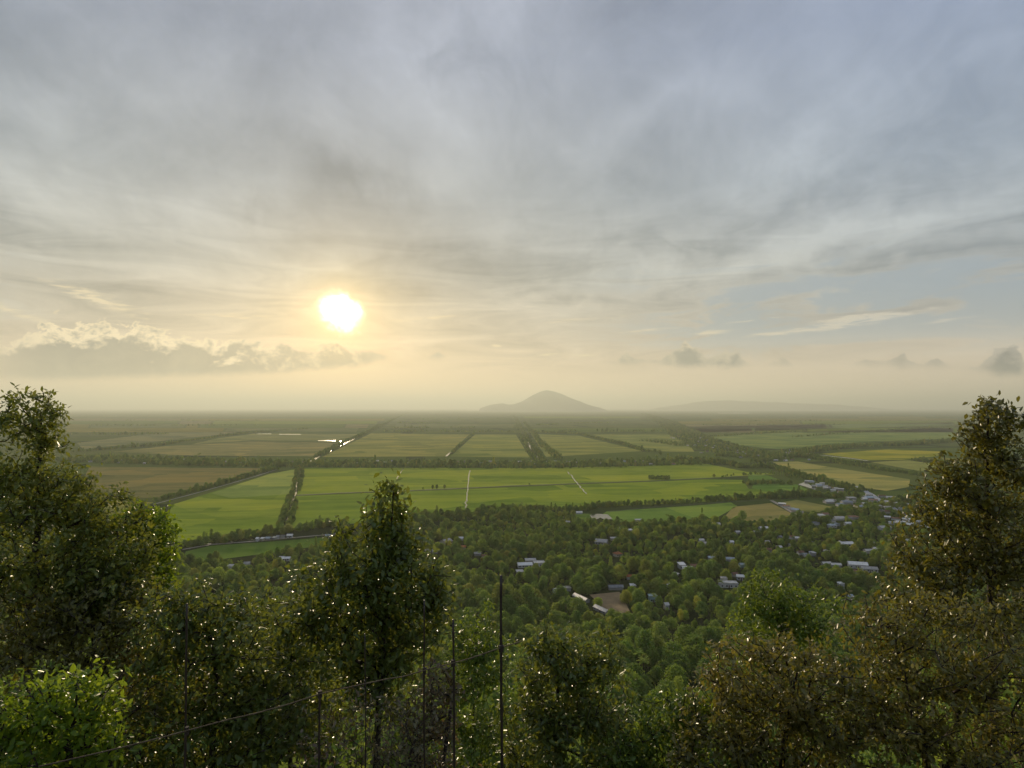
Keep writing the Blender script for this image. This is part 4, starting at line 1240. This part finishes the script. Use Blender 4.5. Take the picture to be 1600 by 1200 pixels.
hid = np.zeros(n_, bool)
for (bx, by, ax, ay) in FG: hid |= ((sx - bx) / (ax * 1.0)) ** 2 + ((sy - by) / (ay * 1.0)) ** 2 < 1
hid |= (sx < 0) | (sx > 1600) | (sy > 1190)
hid |= (sy > 1110) | ((sx < 480) & (sy > 930)) | ((sx > 1340) & (sy > 900)) | ((sx > 460) & (sx < 700) & (sy > 870))
# a tree also hides those close behind it; thin the choice to crowns in plain view
cand = np.argsort(np.where(hid, 1e9, rr))
single = cand[:300]
GN = {0: 'dark round-crowned tree', 1: 'mid-green round tree', 2: 'tall dark oval-crowned tree', 3: 'feathery light green tree', 4: 'low light green tree', 5: 'slender upright tree', 6: 'tufted palm'}
MARKS = [(950, 948, 'the brown yard'), (1020, 938, 'the teal house'), (1052, 1018, 'the thin white house on the slope'), (1138, 912, 'the large white house'), (1075, 890, 'the joined houses'),
         (830, 882, 'the pale group of roofs'), (783, 960, 'the tallest fence pole'), (1205, 960, 'the fresh green tree top'), (870, 1000, 'the round-topped glinting tree'), (965, 867, 'the orange tiled roof'),
         (1345, 885, 'the big white hall'), (690, 930, 'the central tree'), (1290, 884, 'the two silver roofs'), (890, 930, 'the long sheds'), (1000, 1080, 'the bottom green bush')]
used = np.zeros(n_, bool)
for i in single:
    d_ = [(sx[i] - a) ** 2 + (2 * (sy[i] - b)) ** 2 for a, b, _ in MARKS]
    a, b, nm = MARKS[int(np.argmin(d_))]
    ux, uy = sx[i] - a, 2 * (sy[i] - b)
    where = ('right of ' if ux > 0 else 'left of ') if abs(ux) > abs(uy) else ('in front of ' if uy > 0 else 'behind ')
    g_nm = GN[int(idx[i])]
    tree_at(int(idx[i]), P[i], float(scl[i]), float(rot[i]), f'{g_nm} {where}{nm}', f'{g_nm}s {where}{nm}')
    used[i] = True
for k in range(7):      # every kind of crown must stand somewhere singly
    if k not in FIRST:
        c_ = [i for i in cand if idx[i] == k and not used[i]][0]
        tree_at(k, P[c_], float(scl[c_]), float(rot[c_]), f'{GN[k]} standing farther back in the wood', None); used[c_] = True
rest = ~used
F_ = P[rest][rw.rand(rest.sum()) < .75]; F_ = F_ + np.c_[rw.uniform(-5, 5, (len(F_), 2)), np.zeros(len(F_))]; F_[:, 2] = hgt(F_[:, 0], F_[:, 1]); F_ = F_[keep(F_, 5.0)]
nf_ = len(F_)
scatter('wood', np.r_[P[rest], F_], np.r_[scl[rest], rw.uniform(.28, .62, nf_)], np.r_[rot[rest], rw.uniform(0, 6, nf_)], np.r_[idx[rest], rw.choice([0, 1, 4, 4, 1], nf_)], 'dense green wood spreading over the foot of the hill')


def treeline(name, pxs, label, width=14.0, gap=6.5, s=(.6, 1.0), kinds=(0, 1, 1, 2, 0, 5), seed=0, rows=2, thin=0.0, off=0.0, pal=.06):
    """belt of trees along a canal, road or field edge"""
    rs = np.random.RandomState(seed)
    base = densify(np.array([hit(*q) for q in pxs]), gap)
    out = []
    for k in range(rows):
        o_ = ((k + .5) / rows - .5) * width + off
        L, Rr = ribbon_pts(base, 2 * abs(o_) + 1e-3)
        q = (L if o_ >= 0 else Rr) + rs.normal(0, gap * .3, (len(base), 2)) + rs.normal(0, width / rows * .25, (len(base), 2))
        out.append(q)
    Q = np.concatenate(out)
    d = np.concatenate([np.arange(len(base)) for _ in range(rows)]) * gap
    fl = np.sin(d * .021 + seed) + np.sin(d * .0087 + 2 * seed) * .8
    Q = Q[(rs.rand(len(Q)) > thin + .0) & (fl > -1.9 + 2.2 * thin)]
    Q = np.c_[Q, hgt(Q[:, 0], Q[:, 1])]
    ok = np.ones(len(Q), bool)
    for cx, cy_, w, cl in CL:
        if cl < .75 or True:
            f = unit(np.array([cx, cy_])); rx, ry = Q[:, 0] - cx, Q[:, 1] - cy_
            al = rx * f[0] + ry * f[1]; ac = np.abs(-rx * f[1] + ry * f[0])
            ok &= ~((ac < w * .8) & (al < w * .6) & (al > -(w + 40 * cl)))
    Q = Q[ok]
    n = len(Q)
    ix = rs.choice(kinds, n); ix = np.where(rs.rand(n) < pal, 6, ix)
    sc_ = rs.uniform(*s, n) * (1 + .25 * np.sin(np.arange(n) * .05))
    big = rs.rand(n) < .07; sc_[big] *= 1.5
    scatter(name, Q, sc_, rs.uniform(0, 6.28, n), ix, label)


treeline('treeline', [(118, 717), (250, 722), (400, 726), (560, 727), (700, 728), (845, 728), (960, 726), (1060, 723), (1130, 722)], 'long belt of trees and houses along the middle canal', 150, 8.5, (.6, 1.25), seed=1, rows=10, thin=.06)
treeline('treeline', [(296, 854), (350, 846), (400, 838), (440, 833), (500, 823), (535, 821)], 'dark tree line along the near left field edge', 22, 5, (.55, 1.1), seed=2, rows=3)
treeline('treeline', [(640, 814), (730, 806), (800, 799), (905, 798), (940, 791), (1012, 789), (1100, 784), (1200, 778), (1270, 773)], 'dark tree line at the lower edge of the broad paddy', 18, 5, (.5, 1.05), seed=3, rows=3)
treeline('treeline', [(443, 829), (455, 790), (457, 786)], 'trees along the lower right bank of the near left canal', 4, 4.5, (.45, .85), seed=4, rows=1, off=-5.5, pal=0)
treeline('treeline', [(462, 767), (464, 760), (470, 731)], 'trees along the upper right bank of the near left canal', 4, 4.5, (.45, .85), seed=24, rows=1, off=-5.5, pal=0)
treeline('treeline', [(443, 829), (455, 790), (464, 760), (470, 731)], 'trees along the left bank of the near left canal', 5, 4.5, (.45, .85), seed=5, rows=1, off=5.5, pal=0)
treeline('treeline', [(500, 713), (545, 690), (580, 673), (612, 657), (640, 644)], 'trees along the left bank of the far slanting canal', 12, 8, (.5, 1.0), seed=6, rows=2, off=13, thin=.1)
treeline('treeline', [(500, 713), (520, 702), (532, 696)], 'trees on the near right bank of the far slanting canal', 5, 6, (.5, .95), seed=26, rows=1, off=-8, thin=.35)
treeline('treeline', [(553, 686), (580, 673), (612, 657), (640, 644)], 'trees on the far right bank of the slanting canal', 8, 7, (.6, 1.15), seed=36, rows=2, off=-9, thin=.12)
treeline('treeline', [(843, 722), (828, 698), (816, 675), (809, 660), (803, 650)], 'trees on both banks of the middle straight canal', 44, 8, (.5, .95), seed=7, rows=2, thin=.1)
treeline('treeline', [(850, 718), (832, 698), (820, 675), (812, 660)], 'outer row of trees right of the middle straight canal', 30, 9, (.5, 1.0), seed=27, rows=2, off=-45, thin=.1)
treeline('treeline', [(703, 708), (712, 700), (738, 678)], 'low trees beside the short slanting canal', 6, 6, (.5, .95), seed=8, rows=1, off=-7, thin=.12)
treeline('treeline', [(832, 675), (900, 678), (940, 686), (975, 695), (1004, 704), (1030, 707)], 'slanting row of trees between the yellow plots', 16, 8, (.6, 1.1), seed=9, rows=2)
treeline('treeline', [(1013, 689), (1040, 692), (1072, 697)], 'grove at the tip of the plot by the distant village', 90, 10, (.5, .9), seed=10, rows=5)
treeline('treeline', [(1005, 646), (1045, 662), (1078, 682), (1120, 700), (1180, 712)], 'tree belt of the distant village along the road', 190, 12, (.6, 1.1), seed=11, rows=9, thin=.1)
treeline('treeline', [(1120, 712), (1190, 715), (1240, 708), (1330, 697), (1385, 697), (1500, 689)], 'tree belt running right from the village', 80, 8, (.6, 1.2), seed=12, rows=5)
treeline('treeline', [(1180, 722), (1250, 713), (1315, 723), (1375, 734), (1430, 741), (1490, 750)], 'tree line slanting between the two yellow plots', 36, 7, (.6, 1.1), seed=13, rows=4)
treeline('treeline', [(1130, 722), (1160, 731), (1205, 730), (1260, 747), (1300, 757), (1330, 764), (1350, 768)], 'tree line along the slanting row of houses', 26, 6, (.5, 1.0), seed=14, rows=4)
treeline('treeline', [(1118, 746), (1160, 743), (1205, 741), (1240, 747)], 'thin tree row at the right end of the dyke', 8, 7, (.4, .8), seed=15, rows=1, thin=.15)
treeline('treeline', [(1166, 757), (1200, 756), (1235, 757)], 'clump of trees at the right end of the broad paddy', 26, 6, (.45, .8), seed=16, rows=4)
treeline('treeline', [(1205, 779), (1235, 777), (1290, 776), (1340, 776)], 'trees before the small brown plot', 26, 6, (.5, .95), seed=17, rows=4, thin=.1)
treeline('treeline', [(240, 784), (320, 764), (400, 741), (432, 733)], 'dark tree row along the slanting road', 12, 6, (.5, .95), seed=18, rows=2)
treeline('treeline', [(120, 706), (250, 696), (300, 688), (350, 681), (400, 676), (480, 670)], 'slanting tree row across the far left plots', 22, 9, (.6, 1.1), seed=19, rows=2)
treeline('treeline', [(1430, 719), (1500, 727)], 'trees between yellow plots beside the right tree', 30, 7, (.5, .95), seed=20, rows=3)
treeline('treeline', [(1240, 683), (1330, 677), (1400, 672), (1500, 667)], 'far thin tree row across the right green plots', 14, 11, (.6, 1.1), seed=21, rows=2, thin=.15)
treeline('treeline', [(1105, 683), (1200, 677), (1260, 674)], 'far tree row leading out of the distant village', 14, 11, (.6, 1.1), seed=22, rows=2, thin=.15)
ROWS = [(600, 690, 674.5, .1), (690, 800, 675, .1), (830, 900, 674.5, .2), (935, 1050, 674.5, .05), (615, 670, 669, .2), (705, 740, 668.5, .1), (620, 700, 661, .3), (840, 870, 664, .1), (890, 960, 661, .3),
                               (100, 260, 679, .3), (140, 400, 665, .35), (150, 560, 657, .3), (650, 800, 655, .3), (830, 1020, 656, .3), (1090, 1320, 664, .3), (1100, 1500, 658, .25), (1060, 1500, 652, .25),
                               (100, 600, 650.5, .2), (640, 1000, 649.5, .2), (980, 1500, 647.5, .2), (100, 700, 646, .2)]
ORD = ['nearest', 'second nearest', 'third nearest', 'fourth nearest', 'fifth nearest', 'sixth nearest', 'seventh nearest', 'eighth nearest']
SIDE = {}
for k, (a, b, y, t) in enumerate(sorted(ROWS, key=lambda q: -q[2])):
    m_ = (a + b) / 2
    sd = 'left of the slanting canal' if m_ < 500 else 'between the slanting and the middle canal' if m_ < 806 else 'between the middle canal and the distant village' if m_ < 1060 else 'right of the distant village'
    SIDE[sd] = SIDE.get(sd, -1) + 1
    treeline('treeline', [(a, y), ((a + b) / 2, y + .3), (b, y - .2 if a < 800 else y - .5)], f'{ORD[SIDE[sd]]} far hazy tree row {sd}', 26, 13 + 5 * (y < 660), (.7, 1.3), seed=40 + k, rows=2, thin=t)
# small dark thicket and lone trees in the broad paddy
tp_ = np.array([hit(q[0], q[1]) for q in zip(rw.uniform(1014, 1046, 170), rw.uniform(744.5, 749.5, 170))])
scatter('thicket', tp_, rw.uniform(.3, .5, 170), rw.uniform(0, 6, 170), rw.choice([0, 1], 170), 'small dark square thicket standing in the broad paddy')
for (px, py, s, k, lb) in ((661, 764.5, .5, 1, 'leftmost lone tree on the dyke in the paddy'), (676, 764.8, .85, 2, 'second lone tree on the dyke in the paddy'), (682.5, 764.8, .9, 2, 'third lone tree on the dyke in the paddy'),
                        (694.5, 764, .85, 2, 'rightmost lone tree on the dyke in the paddy'), (827, 757.5, .5, 1, 'tiny lone tree on the dyke right of the ditch'), (836, 799, 1.15, 0, 'tall round tree on the lower paddy edge right of the central tree'),
                        (746, 806, 1.2, 0, 'left of two round trees on the paddy edge'), (757, 805, 1.1, 1, 'right of two round trees on the paddy edge'), (1032, 711, 1.3, 0, 'big round tree left of the distant village'),
                        (1172, 780, 1.3, 2, 'tall tree above the brown plot at the paddy corner'), (1160, 814, 1.4, 0, 'big round tree at the right end of the green field'), (1097, 803, .8, 5, 'slim tree alone in the green field'),
                        (698, 857, .9, 5, 'slim tree beside the gabled hall')):
    tree_at(k, hit(px, py), s, px, lb, None)

# ------------------------------------------------------------------ undergrowth on the steep slope under the lookout
pts = np.stack([rw.uniform(-45, 45, 1500), rw.uniform(9, 48, 1500)], -1)
pts = pts[np.abs(pts[:, 0]) < pts[:, 1] * 1.0 + 3]
pz = hgt(pts[:, 0], pts[:, 1])
lim = EYE - pts[:, 1] * .62
hmax = np.clip((lim - pz) / 9.0, .12, .42)
scatter('undergrowth', np.c_[pts, pz], hmax * rw.uniform(.7, 1.0, len(pts)), rw.uniform(0, 6, len(pts)), rw.choice([0, 1, 4], len(pts)), 'low dark undergrowth covering the steep slope below the lookout')

# ------------------------------------------------------------------ haze
hb = MB().box(-105000, 105000, -105000, 105000, -3.0, HAZE_TOP)
hm = bpy.data.materials.new('haze'); hm.use_nodes = True
hn = hm.node_tree; hn.nodes.clear()
ho = hn.nodes.new('ShaderNodeOutputMaterial'); pv = hn.nodes.new('ShaderNodeVolumePrincipled')
pv.inputs['Color'].default_value = (.82, .87, .74, 1); pv.inputs['Density'].default_value = HAZE_DENSITY; pv.inputs['Anisotropy'].default_value = .30
hn.links.new(pv.outputs[0], ho.inputs['Volume'])
hz = obj('haze', hb.mesh('haze', hm)); tag(hz, kind='stuff')
